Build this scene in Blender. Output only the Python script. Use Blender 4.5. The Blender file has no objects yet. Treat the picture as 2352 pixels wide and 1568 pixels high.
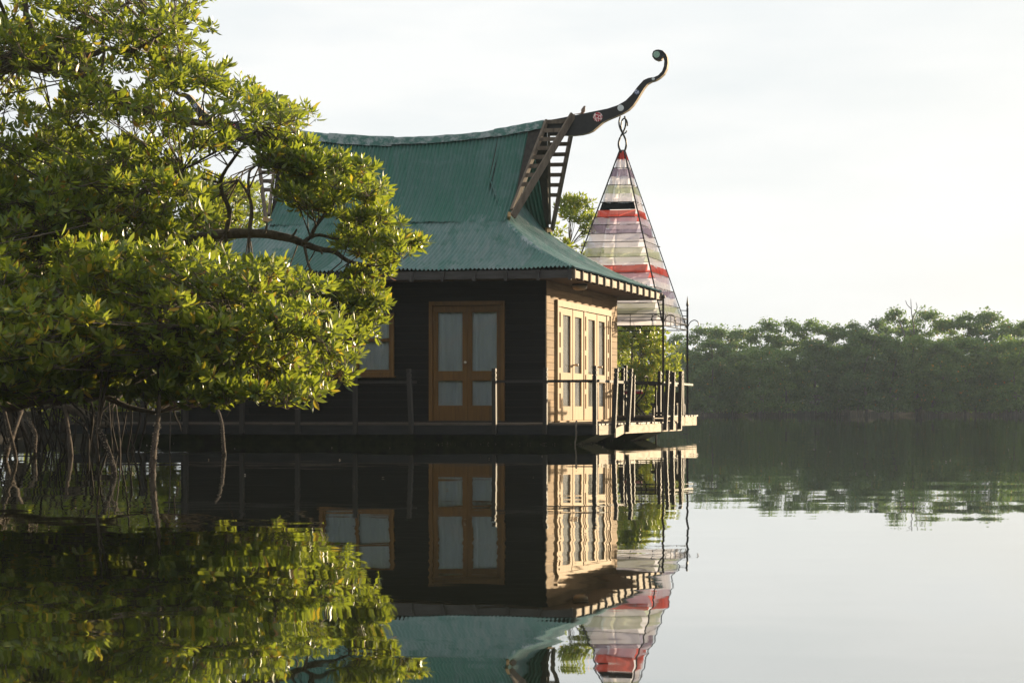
import bpy, math, random
import numpy as np
from mathutils import Vector

random.seed(7)
rng = np.random.default_rng(11)
R = math.radians
scn = bpy.context.scene
col = scn.collection

# ------------------------------------------------------------------ camera, sky, sun, exposure
FOC = 3920.0          # focal length in units of a 2352-wide frame
CX, HY, HC = 1176.0, 939.0, 0.59
cam_d = bpy.data.cameras.new('camera')
cam_d.sensor_width = 36.0
cam_d.lens = 60.0
cam_d.shift_y = (HY - 784.0) / 2352.0
cam_d.clip_start = 0.1
cam_d.clip_end = 3000.0
cam = bpy.data.objects.new('camera', cam_d)
cam.location = (0, 0, HC)
cam.rotation_euler = (R(90), 0, 0)
col.objects.link(cam)
scn.camera = cam

SUN_AZ = 48.0      # degrees from +X towards +Y (behind and right of the lodge)
SUN_EL = 8.8
sdir = Vector((math.cos(R(SUN_EL)) * math.cos(R(SUN_AZ)), math.cos(R(SUN_EL)) * math.sin(R(SUN_AZ)), math.sin(R(SUN_EL))))
sun_d = bpy.data.lights.new('sun', 'SUN')
sun_d.energy = 5.0
sun_d.angle = R(0.9)
sun_d.color = (1.0, 0.78, 0.50)
sun = bpy.data.objects.new('sun', sun_d)
sun.rotation_euler = sdir.to_track_quat('Z', 'Y').to_euler()
sun.location = (30, 20, 30)
col.objects.link(sun)

world = bpy.data.worlds.new('World')
scn.world = world
world.use_nodes = True
wn, wl = world.node_tree.nodes, world.node_tree.links
wn.clear()
w_out = wn.new('ShaderNodeOutputWorld')
w_bg = wn.new('ShaderNodeBackground')
w_bg.inputs['Strength'].default_value = 0.10
sky = wn.new('ShaderNodeTexSky')
sky.sky_type = 'NISHITA'
sky.sun_disc = False
sky.sun_elevation = R(SUN_EL)
sky.sun_rotation = R(90 - SUN_AZ)
sky.air_density = 1.2
sky.dust_density = 3.0
# thin bright veil of high cloud over the clear sky
w_tc = wn.new('ShaderNodeTexCoord')
w_map = wn.new('ShaderNodeMapping')
w_map.inputs['Scale'].default_value = (1.4, 1.4, 7.0)
w_no = wn.new('ShaderNodeTexNoise')
w_no.inputs['Scale'].default_value = 3.2
w_no.inputs['Detail'].default_value = 7.0
w_no.inputs['Roughness'].default_value = 0.55
w_ra = wn.new('ShaderNodeMapRange')
w_ra.inputs['From Min'].default_value = 0.35
w_ra.inputs['From Max'].default_value = 0.70
w_ra.inputs['To Min'].default_value = 0.93
w_ra.inputs['To Max'].default_value = 0.985
w_mix = wn.new('ShaderNodeMix')
w_mix.data_type = 'RGBA'
w_cl = wn.new('ShaderNodeValToRGB')
w_cl.color_ramp.elements[0].position = 0.36; w_cl.color_ramp.elements[0].color = (3.95, 4.20, 4.36, 1)
w_cl.color_ramp.elements[1].position = 0.66; w_cl.color_ramp.elements[1].color = (4.62, 4.68, 4.66, 1)
wl.new(w_no.outputs['Fac'], w_cl.inputs[0]); wl.new(w_cl.outputs[0], w_mix.inputs[7])
wl.new(w_tc.outputs['Generated'], w_map.inputs['Vector'])
wl.new(w_map.outputs[0], w_no.inputs['Vector'])
wl.new(w_no.outputs['Fac'], w_ra.inputs['Value'])
wl.new(w_ra.outputs[0], w_mix.inputs[0])
wl.new(sky.outputs[0], w_mix.inputs[6])
wl.new(w_mix.outputs[2], w_bg.inputs['Color'])
wl.new(w_bg.outputs[0], w_out.inputs[0])

scn.view_settings.view_transform = 'Standard'
scn.view_settings.look = 'None'
scn.view_settings.exposure = 1.10
scn.view_settings.gamma = 1.0
scn.view_settings.use_curve_mapping = False
scn.render.engine = 'CYCLES'
scn.cycles.use_denoising = True
scn.cycles.max_bounces = 8
scn.cycles.transparent_max_bounces = 16
scn.cycles.volume_bounces = 0
scn.cycles.caustics_reflective = False
scn.cycles.caustics_refractive = False
scn.cycles.sample_clamp_indirect = 6.0

# ------------------------------------------------------------------ coordinates
def PX(px, py, D):
    """pixel of the 2352-wide photograph + distance -> world point"""
    return Vector(((px - CX) / FOC * D, D, HC + (HY - py) / FOC * D))

OX, OY = 0.595, 29.9           # front right corner of the lodge
A1, A2 = R(9.5), R(18.5)
EU = (math.cos(A1), -math.sin(A1))
EV = (math.sin(A2), math.cos(A2))
def H(u, v, z):
    return (OX + u * EU[0] + v * EV[0], OY + u * EU[1] + v * EV[1], z)
def Hn(a):
    a = np.asarray(a, float)
    return np.stack([OX + a[:, 0] * EU[0] + a[:, 1] * EV[0], OY + a[:, 0] * EU[1] + a[:, 1] * EV[1], a[:, 2]], 1)
def u_at(px, v):
    k = (px - CX) / FOC
    return (k * (OY + v * EV[1]) - OX - v * EV[0]) / (EU[0] - k * EU[1])
def v_at(px, u):
    k = (px - CX) / FOC
    return (k * (OY + u * EU[1]) - OX - u * EU[0]) / (EV[0] - k * EV[1])

# ------------------------------------------------------------------ object helpers
WL = {}
def wloc(o):
    return WL.get(o.name, Vector((0, 0, 0)))
def tag(o, label=None, cat=None, group=None, kind=None):
    if label: o['label'] = label
    if cat: o['category'] = cat
    if group: o['group'] = group
    if kind: o['kind'] = kind
    return o
def thing(name, loc, label, cat, group=None):
    o = bpy.data.objects.new(name, None)
    o.empty_display_size = 0.2
    o.location = loc
    col.objects.link(o)
    WL[o.name] = Vector(loc)
    return tag(o, label, cat, group)

def obj(name, verts, faces, mat, parent=None, smooth=False, recenter=True):
    v = np.asarray(verts, dtype=np.float64).reshape(-1, 3)
    if recenter:
        c = (v.min(0) + v.max(0)) / 2
    else:
        c = np.zeros(3)
    me = bpy.data.meshes.new(name)
    v2 = v - c
    if isinstance(faces, np.ndarray):
        n, k = faces.shape
        me.vertices.add(len(v2)); me.vertices.foreach_set('co', v2.astype(np.float32).ravel())
        me.loops.add(n * k); me.loops.foreach_set('vertex_index', faces.astype(np.int32).ravel())
        me.polygons.add(n)
        me.polygons.foreach_set('loop_start', np.arange(0, n * k, k, dtype=np.int32))
        me.update(calc_edges=True)
    else:
        me.from_pydata([tuple(p) for p in v2], [], [tuple(f) for f in faces])
        me.update()
    if smooth:
        me.polygons.foreach_set('use_smooth', [True] * len(me.polygons))
    me.materials.append(mat)
    o = bpy.data.objects.new(name, me)
    col.objects.link(o)
    wl_ = Vector(c)
    o.location = wl_ - (wloc(parent) if parent else Vector((0, 0, 0)))
    if parent: o.parent = parent
    WL[o.name] = wl_
    return o

def instance(name, me, parent, loc, rot=None, scale=1.0):
    o = bpy.data.objects.new(name, me)
    o.location = Vector(loc) - (wloc(parent) if parent else Vector((0, 0, 0)))
    if rot is not None: o.rotation_euler = rot
    o.scale = (scale,) * 3 if not hasattr(scale, '__len__') else scale
    if parent: o.parent = parent
    col.objects.link(o)
    WL[o.name] = Vector(loc)
    return o

BOXF = [(0, 3, 2, 1), (4, 5, 6, 7), (0, 1, 5, 4), (1, 2, 6, 5), (2, 3, 7, 6), (3, 0, 4, 7)]
def hbox_v(u0, u1, v0, v1, z0, z1):
    return [H(u0, v0, z0), H(u1, v0, z0), H(u1, v1, z0), H(u0, v1, z0), H(u0, v0, z1), H(u1, v0, z1), H(u1, v1, z1), H(u0, v1, z1)]
def hbox(name, u0, u1, v0, v1, z0, z1, mat, parent=None, jit=0.0):
    vs = hbox_v(u0, u1, v0, v1, z0, z1)
    if jit:
        vs = [(p[0] + random.uniform(-jit, jit), p[1] + random.uniform(-jit, jit), p[2] + random.uniform(-jit, jit)) for p in vs]
    return obj(name, vs, BOXF, mat, parent)

def panel(name, plane, a0, a1, z0, z1, holes, t0, t1, mat, parent=None):
    """a board with rectangular openings as one connected mesh; plane 'front' runs along u, 'right' along v"""
    xs = sorted({a0, a1, *[h[0] for h in holes], *[h[1] for h in holes]})
    zs = sorted({z0, z1, *[h[2] for h in holes], *[h[3] for h in holes]})
    def solid(i, j):
        if i < 0 or j < 0 or i >= len(xs) - 1 or j >= len(zs) - 1: return False
        cx, cz = (xs[i] + xs[i + 1]) / 2, (zs[j] + zs[j + 1]) / 2
        return not any(h[0] < cx < h[1] and h[2] < cz < h[3] for h in holes)
    vid, verts, faces = {}, [], []
    def V(i, j, k):
        key = (i, j, k)
        if key not in vid:
            t = t0 if k == 0 else t1
            verts.append(H(xs[i], t, zs[j]) if plane == 'front' else H(t, xs[i], zs[j]))
            vid[key] = len(verts) - 1
        return vid[key]
    for i in range(len(xs) - 1):
        for j in range(len(zs) - 1):
            if not solid(i, j): continue
            faces.append((V(i, j, 0), V(i + 1, j, 0), V(i + 1, j + 1, 0), V(i, j + 1, 0)))
            faces.append((V(i, j, 1), V(i, j + 1, 1), V(i + 1, j + 1, 1), V(i + 1, j, 1)))
            if not solid(i - 1, j): faces.append((V(i, j, 0), V(i, j + 1, 0), V(i, j + 1, 1), V(i, j, 1)))
            if not solid(i + 1, j): faces.append((V(i + 1, j, 0), V(i + 1, j, 1), V(i + 1, j + 1, 1), V(i + 1, j + 1, 0)))
            if not solid(i, j - 1): faces.append((V(i, j, 0), V(i, j, 1), V(i + 1, j, 1), V(i + 1, j, 0)))
            if not solid(i, j + 1): faces.append((V(i, j + 1, 0), V(i + 1, j + 1, 0), V(i + 1, j + 1, 1), V(i, j + 1, 1)))
    return obj(name, verts, faces, mat, parent)

def smooth_path(pts, n=6):
    P = [np.array(p, float) for p in pts]
    if len(P) < 3: 
        return [P[0] + (P[-1] - P[0]) * t for t in np.linspace(0, 1, n + 1)]
    P = [2 * P[0] - P[1]] + P + [2 * P[-1] - P[-2]]
    out = []
    for i in range(1, len(P) - 2):
        a, b, c, d = P[i - 1], P[i], P[i + 1], P[i + 2]
        for t in np.linspace(0, 1, n, endpoint=False):
            out.append(0.5 * ((2 * b) + (-a + c) * t + (2 * a - 5 * b + 4 * c - d) * t * t + (-a + 3 * b - 3 * c + d) * t ** 3))
    out.append(P[-2])
    return out
def tube_geo(pts, r0, r1=None, sides=6, lump=0.0, radii=None):
    pts = [np.array(p, float) for p in pts]
    n = len(pts)
    if r1 is None: r1 = r0
    verts, faces = [], []
    up = np.array([0.13, 0.21, 0.97])
    for i, p in enumerate(pts):
        d = pts[min(i + 1, n - 1)] - pts[max(i - 1, 0)]
        d = d / (np.linalg.norm(d) + 1e-9)
        if abs(d @ up) > 0.95:
            a = np.cross(d, np.array([1.0, 0.1, 0.0]))
        else:
            a = np.cross(d, up)
        a /= np.linalg.norm(a); b = np.cross(d, a)
        r = radii[i] if radii is not None else r0 + (r1 - r0) * i / max(n - 1, 1)
        for k in range(sides):
            th = 2 * math.pi * k / sides
            rr = r * (1 + random.uniform(-lump, lump))
            verts.append(p + rr * (math.cos(th) * a + math.sin(th) * b))
    for i in range(n - 1):
        for k in range(sides):
            k2 = (k + 1) % sides
            faces.append((i * sides + k, i * sides + k2, (i + 1) * sides + k2, (i + 1) * sides + k))
    faces.append(tuple(range(sides - 1, -1, -1)))
    faces.append(tuple((n - 1) * sides + k for k in range(sides)))
    return verts, faces
def tube(name, pts, r0, r1, mat, parent=None, sides=6, lump=0.0, n=5, radii=None, smooth=True):
    v, f = tube_geo(smooth_path(pts, n) if n else pts, r0, r1, sides, lump, radii)
    return obj(name, v, f, mat, parent, smooth)
def bar(name, p, q, r, mat, parent=None, sides=4):
    return tube(name, [p, q], r, r, mat, parent, sides, n=0, smooth=False)

# ------------------------------------------------------------------ materials
def mat_new(name):
    m = bpy.data.materials.new(name)
    m.use_nodes = True
    nt = m.node_tree
    nt.nodes.clear()
    out = nt.nodes.new('ShaderNodeOutputMaterial')
    return m, nt, nt.nodes, nt.links, out
def pos_node(nt, scale=(1, 1, 1), jitter=True):
    N, L = nt.nodes, nt.links
    g = N.new('ShaderNodeNewGeometry')
    src = g.outputs['Position']
    if jitter:
        oi = N.new('ShaderNodeObjectInfo')
        ad = N.new('ShaderNodeVectorMath'); ad.operation = 'MULTIPLY_ADD'
        ad.inputs[1].default_value = (17.3, 31.1, 23.7)
        L.new(oi.outputs['Random'], ad.inputs[0]); L.new(src, ad.inputs[2])
        src = ad.outputs[0]
    mp = N.new('ShaderNodeMapping')
    mp.inputs['Scale'].default_value = scale
    L.new(src, mp.inputs['Vector'])
    return mp.outputs[0]
def surf(name, c1, c2, scale=(4, 4, 4), rough=0.7, bump=0.15, bdist=0.004, var=0.25, detail=5.0, spec=0.3, c3=None, metal=0.0, patch=1.3, jitter=True, pth=0.52):
    m, nt, N, L, out = mat_new(name)
    p = N.new('ShaderNodeBsdfPrincipled')
    p.inputs['Roughness'].default_value = rough
    p.inputs['Specular IOR Level'].default_value = spec
    p.inputs['Metallic'].default_value = metal
    vec = pos_node(nt, scale, jitter)
    no = N.new('ShaderNodeTexNoise'); no.inputs['Scale'].default_value = 1.0; no.inputs['Detail'].default_value = detail
    no.inputs['Roughness'].default_value = 0.6
    L.new(vec, no.inputs['Vector'])
    ra = N.new('ShaderNodeValToRGB')
    ra.color_ramp.elements[0].position = 0.32; ra.color_ramp.elements[0].color = (*c1, 1)
    ra.color_ramp.elements[1].position = 0.68; ra.color_ramp.elements[1].color = (*c2, 1)
    L.new(no.outputs['Fac'], ra.inputs[0])
    colr = ra.outputs[0]
    if c3 is not None:
        n2 = N.new('ShaderNodeTexNoise'); n2.inputs['Scale'].default_value = patch; n2.inputs['Detail'].default_value = 8.0
        n2.inputs['Roughness'].default_value = 0.68
        L.new(pos_node(nt, (1, 1, 1), jitter), n2.inputs['Vector'])
        r2 = N.new('ShaderNodeMapRange'); r2.inputs['From Min'].default_value = pth; r2.inputs['From Max'].default_value = pth + 0.14
        L.new(n2.outputs['Fac'], r2.inputs['Value'])
        mx = N.new('ShaderNodeMix'); mx.data_type = 'RGBA'
        L.new(r2.outputs[0], mx.inputs[0]); L.new(colr, mx.inputs[6]); mx.inputs[7].default_value = (*c3, 1)
        colr = mx.outputs[2]
    if var:
        oi = N.new('ShaderNodeObjectInfo')
        mr = N.new('ShaderNodeMapRange'); mr.inputs['To Min'].default_value = 1 - var; mr.inputs['To Max'].default_value = 1 + var
        L.new(oi.outputs['Random'], mr.inputs['Value'])
        mu = N.new('ShaderNodeMix'); mu.data_type = 'RGBA'; mu.blend_type = 'MULTIPLY'; mu.inputs[0].default_value = 1.0
        L.new(colr, mu.inputs[6]); L.new(mr.outputs[0], mu.inputs[7])
        colr = mu.outputs[2]
    L.new(colr, p.inputs['Base Color'])
    if bump:
        b = N.new('ShaderNodeBump'); b.inputs['Strength'].default_value = bump; b.inputs['Distance'].default_value = bdist
        L.new(no.outputs['Fac'], b.inputs['Height']); L.new(b.outputs[0], p.inputs['Normal'])
    L.new(p.outputs[0], out.inputs[0])
    return m
def leafy(name, greens, translucent=0.4, tcol=(0.30, 0.42, 0.03), rough=0.38, yellow=0.02, spec=0.5, vary=0.0):
    m, nt, N, L, out = mat_new(name)
    g = N.new('ShaderNodeNewGeometry')
    ra = N.new('ShaderNodeValToRGB')
    els = ra.color_ramp.elements
    n = len(greens)
    els[0].position = 0.0; els[0].color = (*greens[0], 1)
    els[1].position = 1 - yellow - 0.005; els[1].color = (*greens[-1], 1)
    for i in range(1, n - 1):
        e = els.new(i / (n - 1) * (1 - yellow)); e.color = (*greens[i], 1)
    if yellow > 0:
        e = els.new(1 - yellow); e.color = (0.50, 0.27, 0.02, 1)
        e = els.new(1 - yellow * 0.3); e.color = (0.42, 0.13, 0.02, 1)
    L.new(g.outputs['Random Per Island'], ra.inputs[0])
    p = N.new('ShaderNodeBsdfPrincipled')
    p.inputs['Roughness'].default_value = rough
    p.inputs['Specular IOR Level'].default_value = spec
    colr = ra.outputs[0]
    if vary:
        oi = N.new('ShaderNodeObjectInfo')
        r3 = N.new('ShaderNodeValToRGB')
        r3.color_ramp.elements[0].color = (1 - vary, 1 - vary * 0.8, 1 - vary * 0.3, 1)
        r3.color_ramp.elements[1].color = (1 + vary, 1 + vary * 0.8, 1.0, 1)
        L.new(oi.outputs['Random'], r3.inputs[0])
        mm_ = N.new('ShaderNodeMix'); mm_.data_type = 'RGBA'; mm_.blend_type = 'MULTIPLY'; mm_.inputs[0].default_value = 1.0
        L.new(colr, mm_.inputs[6]); L.new(r3.outputs[0], mm_.inputs[7])
        colr = mm_.outputs[2]
    L.new(colr, p.inputs['Base Color'])
    t = N.new('ShaderNodeBsdfTranslucent')
    mc = N.new('ShaderNodeMix'); mc.data_type = 'RGBA'; mc.inputs[0].default_value = 0.55
    L.new(colr, mc.inputs[6]); mc.inputs[7].default_value = (*tcol, 1)
    L.new(mc.outputs[2], t.inputs['Color'])
    mx = N.new('ShaderNodeMixShader'); mx.inputs[0].default_value = translucent
    L.new(p.outputs[0], mx.inputs[1]); L.new(t.outputs[0], mx.inputs[2])
    L.new(mx.outputs[0], out.inputs[0])
    return m

M = {}
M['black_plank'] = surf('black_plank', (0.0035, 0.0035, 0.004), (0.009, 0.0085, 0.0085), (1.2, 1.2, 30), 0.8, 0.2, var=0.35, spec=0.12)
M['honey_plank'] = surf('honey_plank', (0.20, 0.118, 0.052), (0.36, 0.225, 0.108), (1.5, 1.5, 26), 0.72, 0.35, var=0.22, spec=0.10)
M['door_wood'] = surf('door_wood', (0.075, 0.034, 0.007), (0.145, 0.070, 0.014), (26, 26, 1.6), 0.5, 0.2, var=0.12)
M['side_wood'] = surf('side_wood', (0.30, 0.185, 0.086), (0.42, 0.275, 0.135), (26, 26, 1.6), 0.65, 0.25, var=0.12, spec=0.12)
M['grey_wood'] = surf('grey_wood', (0.030, 0.027, 0.027), (0.065, 0.060, 0.058), (3, 3, 22), 0.8, 0.4, var=0.2)
M['near_black_wood'] = surf('near_black_wood', (0.008, 0.009, 0.010), (0.022, 0.022, 0.023), (3, 3, 22), 0.75, 0.3, var=0.25, spec=0.2)  # near-black wood for the front fascia and gable boards
M['fascia_wood'] = surf('fascia_wood', (0.28, 0.20, 0.13), (0.50, 0.40, 0.29), (3, 3, 14), 0.75, 0.4, var=0.18, c3=(0.16, 0.12, 0.08), patch=3.0)
M['deck_wood'] = surf('deck_wood', (0.04, 0.029, 0.022), (0.10, 0.076, 0.06), (2, 22, 22), 0.6, 0.4, var=0.2)
M['post_wood'] = surf('post_wood', (0.007, 0.006, 0.0055), (0.024, 0.019, 0.016), (30, 30, 2.5), 0.68, 0.3, var=0.2, spec=0.4)
M['soffit_wood'] = surf('soffit_wood', (0.07, 0.04, 0.022), (0.13, 0.08, 0.045), (2, 20, 20), 0.7, 0.2, var=0.25)
M['dark_wood'] = surf('dark_wood', (0.012, 0.010, 0.008), (0.030, 0.025, 0.021), (18, 18, 2), 0.75, 0.3, var=0.2)
M['lattice_wood'] = surf('lattice_wood', (0.08, 0.060, 0.045), (0.16, 0.125, 0.095), (14, 14, 3), 0.8, 0.4, var=0.18)
M['black_paint'] = surf('black_paint', (0.012, 0.012, 0.014), (0.024, 0.024, 0.026), (9, 9, 9), 0.55, 0.1, var=0.0)
M['cut_edge'] = surf('cut_edge', (0.42, 0.33, 0.22), (0.55, 0.45, 0.32), (9, 9, 9), 0.8, 0.1, var=0.0)
M['roof'] = surf('roof', (0.008, 0.096, 0.066), (0.038, 0.108, 0.093), (9, 0.9, 0.9), 0.5, 0.05, var=0.12, c3=(0.050, 0.122, 0.110), patch=2.4, spec=0.4, jitter=False)
M['roof_old'] = surf('roof_old', (0.034, 0.122, 0.106), (0.120, 0.175, 0.170), (9, 1.1, 1.1), 0.5, 0.05, var=0.14, c3=(0.012, 0.095, 0.07), patch=3.4, spec=0.4, jitter=False)
M['cap'] = surf('cap', (0.012, 0.085, 0.065), (0.035, 0.115, 0.095), (3, 8, 20), 0.5, 0.3, var=0.15, c3=(0.21, 0.25, 0.25), patch=6.0, spec=0.4, pth=0.46)
M['iron'] = surf('iron', (0.012, 0.012, 0.012), (0.03, 0.026, 0.024), (30, 30, 30), 0.5, 0.1, var=0.0, metal=0.0)
M['brass'] = surf('brass', (0.45, 0.40, 0.33), (0.6, 0.55, 0.47), (40, 40, 40), 0.3, 0.0, var=0, metal=0.9)
M['moss_hull'] = surf('moss_hull', (0.022, 0.035, 0.014), (0.06, 0.075, 0.03), (6, 6, 6), 0.8, 0.4, var=0.1, c3=(0.03, 0.03, 0.025))
M['barnacle'] = surf('barnacle', (0.07, 0.055, 0.04), (0.30, 0.25, 0.19), (40, 40, 40), 0.85, 0.3, var=0.1)
M['rope'] = surf('rope', (0.10, 0.08, 0.06), (0.22, 0.18, 0.14), (60, 60, 60), 0.9, 0.4, var=0)
M['bark'] = surf('bark', (0.065, 0.05, 0.038), (0.17, 0.135, 0.105), (14, 14, 8), 0.85, 0.6, 0.01, var=0.15)
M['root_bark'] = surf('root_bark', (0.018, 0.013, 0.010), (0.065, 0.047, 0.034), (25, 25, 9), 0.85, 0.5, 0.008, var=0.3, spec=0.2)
M['shaded_root_bark'] = surf('shaded_root_bark', (0.010, 0.0075, 0.006), (0.036, 0.027, 0.020), (25, 25, 9), 0.85, 0.5, 0.008, var=0.3, spec=0.2)  # root bark darkened, puts the shade of the thicket into its colour
M['far_bark'] = surf('far_bark', (0.08, 0.07, 0.06), (0.17, 0.15, 0.13), (3, 3, 3), 0.9, 0.2, var=0.2)
M['mud'] = surf('mud', (0.014, 0.011, 0.008), (0.038, 0.031, 0.025), (2.5, 2.5, 2.5), 0.85, 0.5, 0.03, var=0, spec=0.15)
M['curtain'] = surf('curtain', (0.70, 0.74, 0.82), (0.80, 0.84, 0.90), (5, 5, 1), 0.9, 0.0, var=0)
M['lamp_glass'] = surf('lamp_glass', (0.55, 0.45, 0.32), (0.68, 0.58, 0.44), (8, 8, 8), 0.35, 0.0, var=0)
M['cushion_red'] = surf('cushion_red', (0.25, 0.01, 0.03), (0.36, 0.02, 0.05), (20, 20, 20), 0.9, 0.1, var=0)
M['cushion_cream'] = surf('cushion_cream', (0.55, 0.45, 0.36), (0.7, 0.6, 0.5), (20, 20, 20), 0.9, 0.1, var=0)
M['feather'] = surf('feather', (0.12, 0.085, 0.065), (0.27, 0.20, 0.16), (60, 60, 60), 0.8, 0.1, var=0, c3=(0.35, 0.17, 0.12), patch=14)
M['feather_dark'] = surf('feather_dark', (0.03, 0.024, 0.02), (0.09, 0.075, 0.065), (70, 70, 70), 0.8, 0.1, var=0)
G_NEAR = [(0.036, 0.074, 0.015), (0.066, 0.124, 0.017), (0.110, 0.168, 0.020), (0.160, 0.202, 0.026), (0.24, 0.245, 0.055)]
M['leaf'] = leafy('leaf', G_NEAR, 0.52, (0.47, 0.54, 0.035), 0.34, 0.03, 0.6)
M['leaf_mid'] = leafy('leaf_mid', G_NEAR, 0.50, (0.48, 0.55, 0.03), 0.35, 0.02)
M['leaf_far'] = leafy('leaf_far', [(0.040, 0.080, 0.028), (0.075, 0.140, 0.038), (0.135, 0.190, 0.050)], 0.42, (0.24, 0.38, 0.06), 0.5, 0.01, 0.3, vary=0.4)

def cloth_mat(name, c, trans=0.42, sheer=0.10):
    m, nt, N, L, out = mat_new(name)
    d = N.new('ShaderNodeBsdfDiffuse'); d.inputs['Color'].default_value = (*c, 1)
    t = N.new('ShaderNodeBsdfTranslucent'); t.inputs['Color'].default_value = (*c, 1)
    no = N.new('ShaderNodeTexNoise'); no.inputs['Scale'].default_value = 1.0; no.inputs['Detail'].default_value = 4
    L.new(pos_node(nt, (9, 9, 3)), no.inputs['Vector'])
    b = N.new('ShaderNodeBump'); b.inputs['Strength'].default_value = 0.6; b.inputs['Distance'].default_value = 0.02
    L.new(no.outputs['Fac'], b.inputs['Height'])
    L.new(b.outputs[0], d.inputs['Normal'])
    mx = N.new('ShaderNodeMixShader'); mx.inputs[0].default_value = trans
    L.new(d.outputs[0], mx.inputs[1]); L.new(t.outputs[0], mx.inputs[2])
    tr = N.new('ShaderNodeBsdfTransparent')
    m2 = N.new('ShaderNodeMixShader'); m2.inputs[0].default_value = sheer
    L.new(mx.outputs[0], m2.inputs[1]); L.new(tr.outputs[0], m2.inputs[2])
    L.new(m2.outputs[0], out.inputs[0])
    return m
CL = {'red': cloth_mat('cloth_red', (0.52, 0.09, 0.07), 0.5, 0.06), 'white': cloth_mat('cloth_white', (0.68, 0.67, 0.73), 0.55, 0.20),
      'lilac': cloth_mat('cloth_lilac', (0.56, 0.50, 0.60), 0.52, 0.18), 'purple': cloth_mat('cloth_purple', (0.24, 0.19, 0.27), 0.5, 0.26),
      'green': cloth_mat('cloth_green', (0.40, 0.44, 0.31), 0.5, 0.26), 'black': cloth_mat('cloth_black', (0.012, 0.012, 0.015), 0.05, 0.0)}

def glass_mat(name, tint=(0.92, 0.95, 0.95), dirt=0.0):
    m, nt, N, L, out = mat_new(name)
    tr = N.new('ShaderNodeBsdfTransparent'); tr.inputs['Color'].default_value = (*tint, 1)
    gl = N.new('ShaderNodeBsdfGlossy'); gl.inputs['Roughness'].default_value = 0.03
    fr = N.new('ShaderNodeFresnel'); fr.inputs['IOR'].default_value = 1.5
    mx = N.new('ShaderNodeMixShader')
    L.new(fr.outputs[0], mx.inputs[0]); L.new(tr.outputs[0], mx.inputs[1]); L.new(gl.outputs[0], mx.inputs[2])
    last = mx.outputs[0]
    if dirt:
        df = N.new('ShaderNodeBsdfDiffuse'); df.inputs['Color'].default_value = (0.55, 0.54, 0.48, 1)
        no = N.new('ShaderNodeTexNoise'); no.inputs['Scale'].default_value = 1.0; no.inputs['Detail'].default_value = 8
        L.new(pos_node(nt, (6, 3, 1.6)), no.inputs['Vector'])
        mr = N.new('ShaderNodeMapRange'); mr.inputs['From Min'].default_value = 0.4; mr.inputs['From Max'].default_value = 0.75
        mr.inputs['To Min'].default_value = dirt * 0.4; mr.inputs['To Max'].default_value = dirt
        L.new(no.outputs['Fac'], mr.inputs['Value'])
        m2 = N.new('ShaderNodeMixShader')
        L.new(mr.outputs[0], m2.inputs[0]); L.new(last, m2.inputs[1]); L.new(df.outputs[0], m2.inputs[2])
        last = m2.outputs[0]
    L.new(last, out.inputs[0])
    return m
M['glass'] = glass_mat('glass', dirt=0.05)
M['salt_glass'] = glass_mat('salt_glass', dirt=0.55)

def mosaic(name, c, line, scale):
    m, nt, N, L, out = mat_new(name)
    p = N.new('ShaderNodeBsdfPrincipled'); p.inputs['Roughness'].default_value = 0.25
    vo = N.new('ShaderNodeTexVoronoi'); vo.feature = 'DISTANCE_TO_EDGE'; vo.inputs['Scale'].default_value = scale
    L.new(pos_node(nt), vo.inputs['Vector'])
    ra = N.new('ShaderNodeValToRGB'); ra.color_ramp.interpolation = 'CONSTANT'
    ra.color_ramp.elements[0].color = (*line, 1); ra.color_ramp.elements[1].position = 0.07; ra.color_ramp.elements[1].color = (*c, 1)
    L.new(vo.outputs['Distance'], ra.inputs[0]); L.new(ra.outputs[0], p.inputs['Base Color'])
    L.new(p.outputs[0], out.inputs[0])
    return m
M['mosaic_red'] = mosaic('mosaic_red', (0.42, 0.03, 0.05), (0.75, 0.62, 0.6), 15)
M['mosaic_blue'] = mosaic('mosaic_blue', (0.09, 0.11, 0.22), (0.6, 0.62, 0.7), 24)
M['mosaic_green'] = mosaic('mosaic_green', (0.20, 0.36, 0.27), (0.32, 0.46, 0.38), 26)
M['disc_white'] = surf('disc_white', (0.55, 0.58, 0.58), (0.68, 0.70, 0.70), (12, 12, 12), 0.3, 0.0, var=0)

# water: a dark mirror with faint elongated ripples
m, nt, N, L, out = mat_new('water')
df = N.new('ShaderNodeBsdfDiffuse'); df.inputs['Color'].default_value = (0.014, 0.016, 0.009, 1)
gl = N.new('ShaderNodeBsdfGlossy'); gl.inputs['Roughness'].default_value = 0.015; gl.inputs['Color'].default_value = (0.96, 0.97, 0.96, 1)
geo = N.new('ShaderNodeNewGeometry')
def ripple(scale, sx, sy, detail, off):
    mp = N.new('ShaderNodeMapping'); mp.inputs['Scale'].default_value = scale; mp.inputs['Location'].default_value = off
    L.new(geo.outputs['Position'], mp.inputs['Vector'])
    no = N.new('ShaderNodeTexNoise'); no.inputs['Scale'].default_value = 1.0; no.inputs['Detail'].default_value = detail; no.inputs['Roughness'].default_value = 0.45
    no.inputs['Distortion'].default_value = 0.4
    L.new(mp.outputs[0], no.inputs['Vector'])
    sb = N.new('ShaderNodeVectorMath'); sb.operation = 'SUBTRACT'; sb.inputs[1].default_value = (0.5, 0.5, 0.5)
    L.new(no.outputs['Color'], sb.inputs[0])
    mu = N.new('ShaderNodeVectorMath'); mu.operation = 'MULTIPLY'; mu.inputs[1].default_value = (sx, sy, 0)
    L.new(sb.outputs[0], mu.inputs[0])
    return mu.outputs[0]
r1 = ripple((0.55, 1.5, 1), 0.020, 0.010, 1.0, (3, 7, 0))
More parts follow.
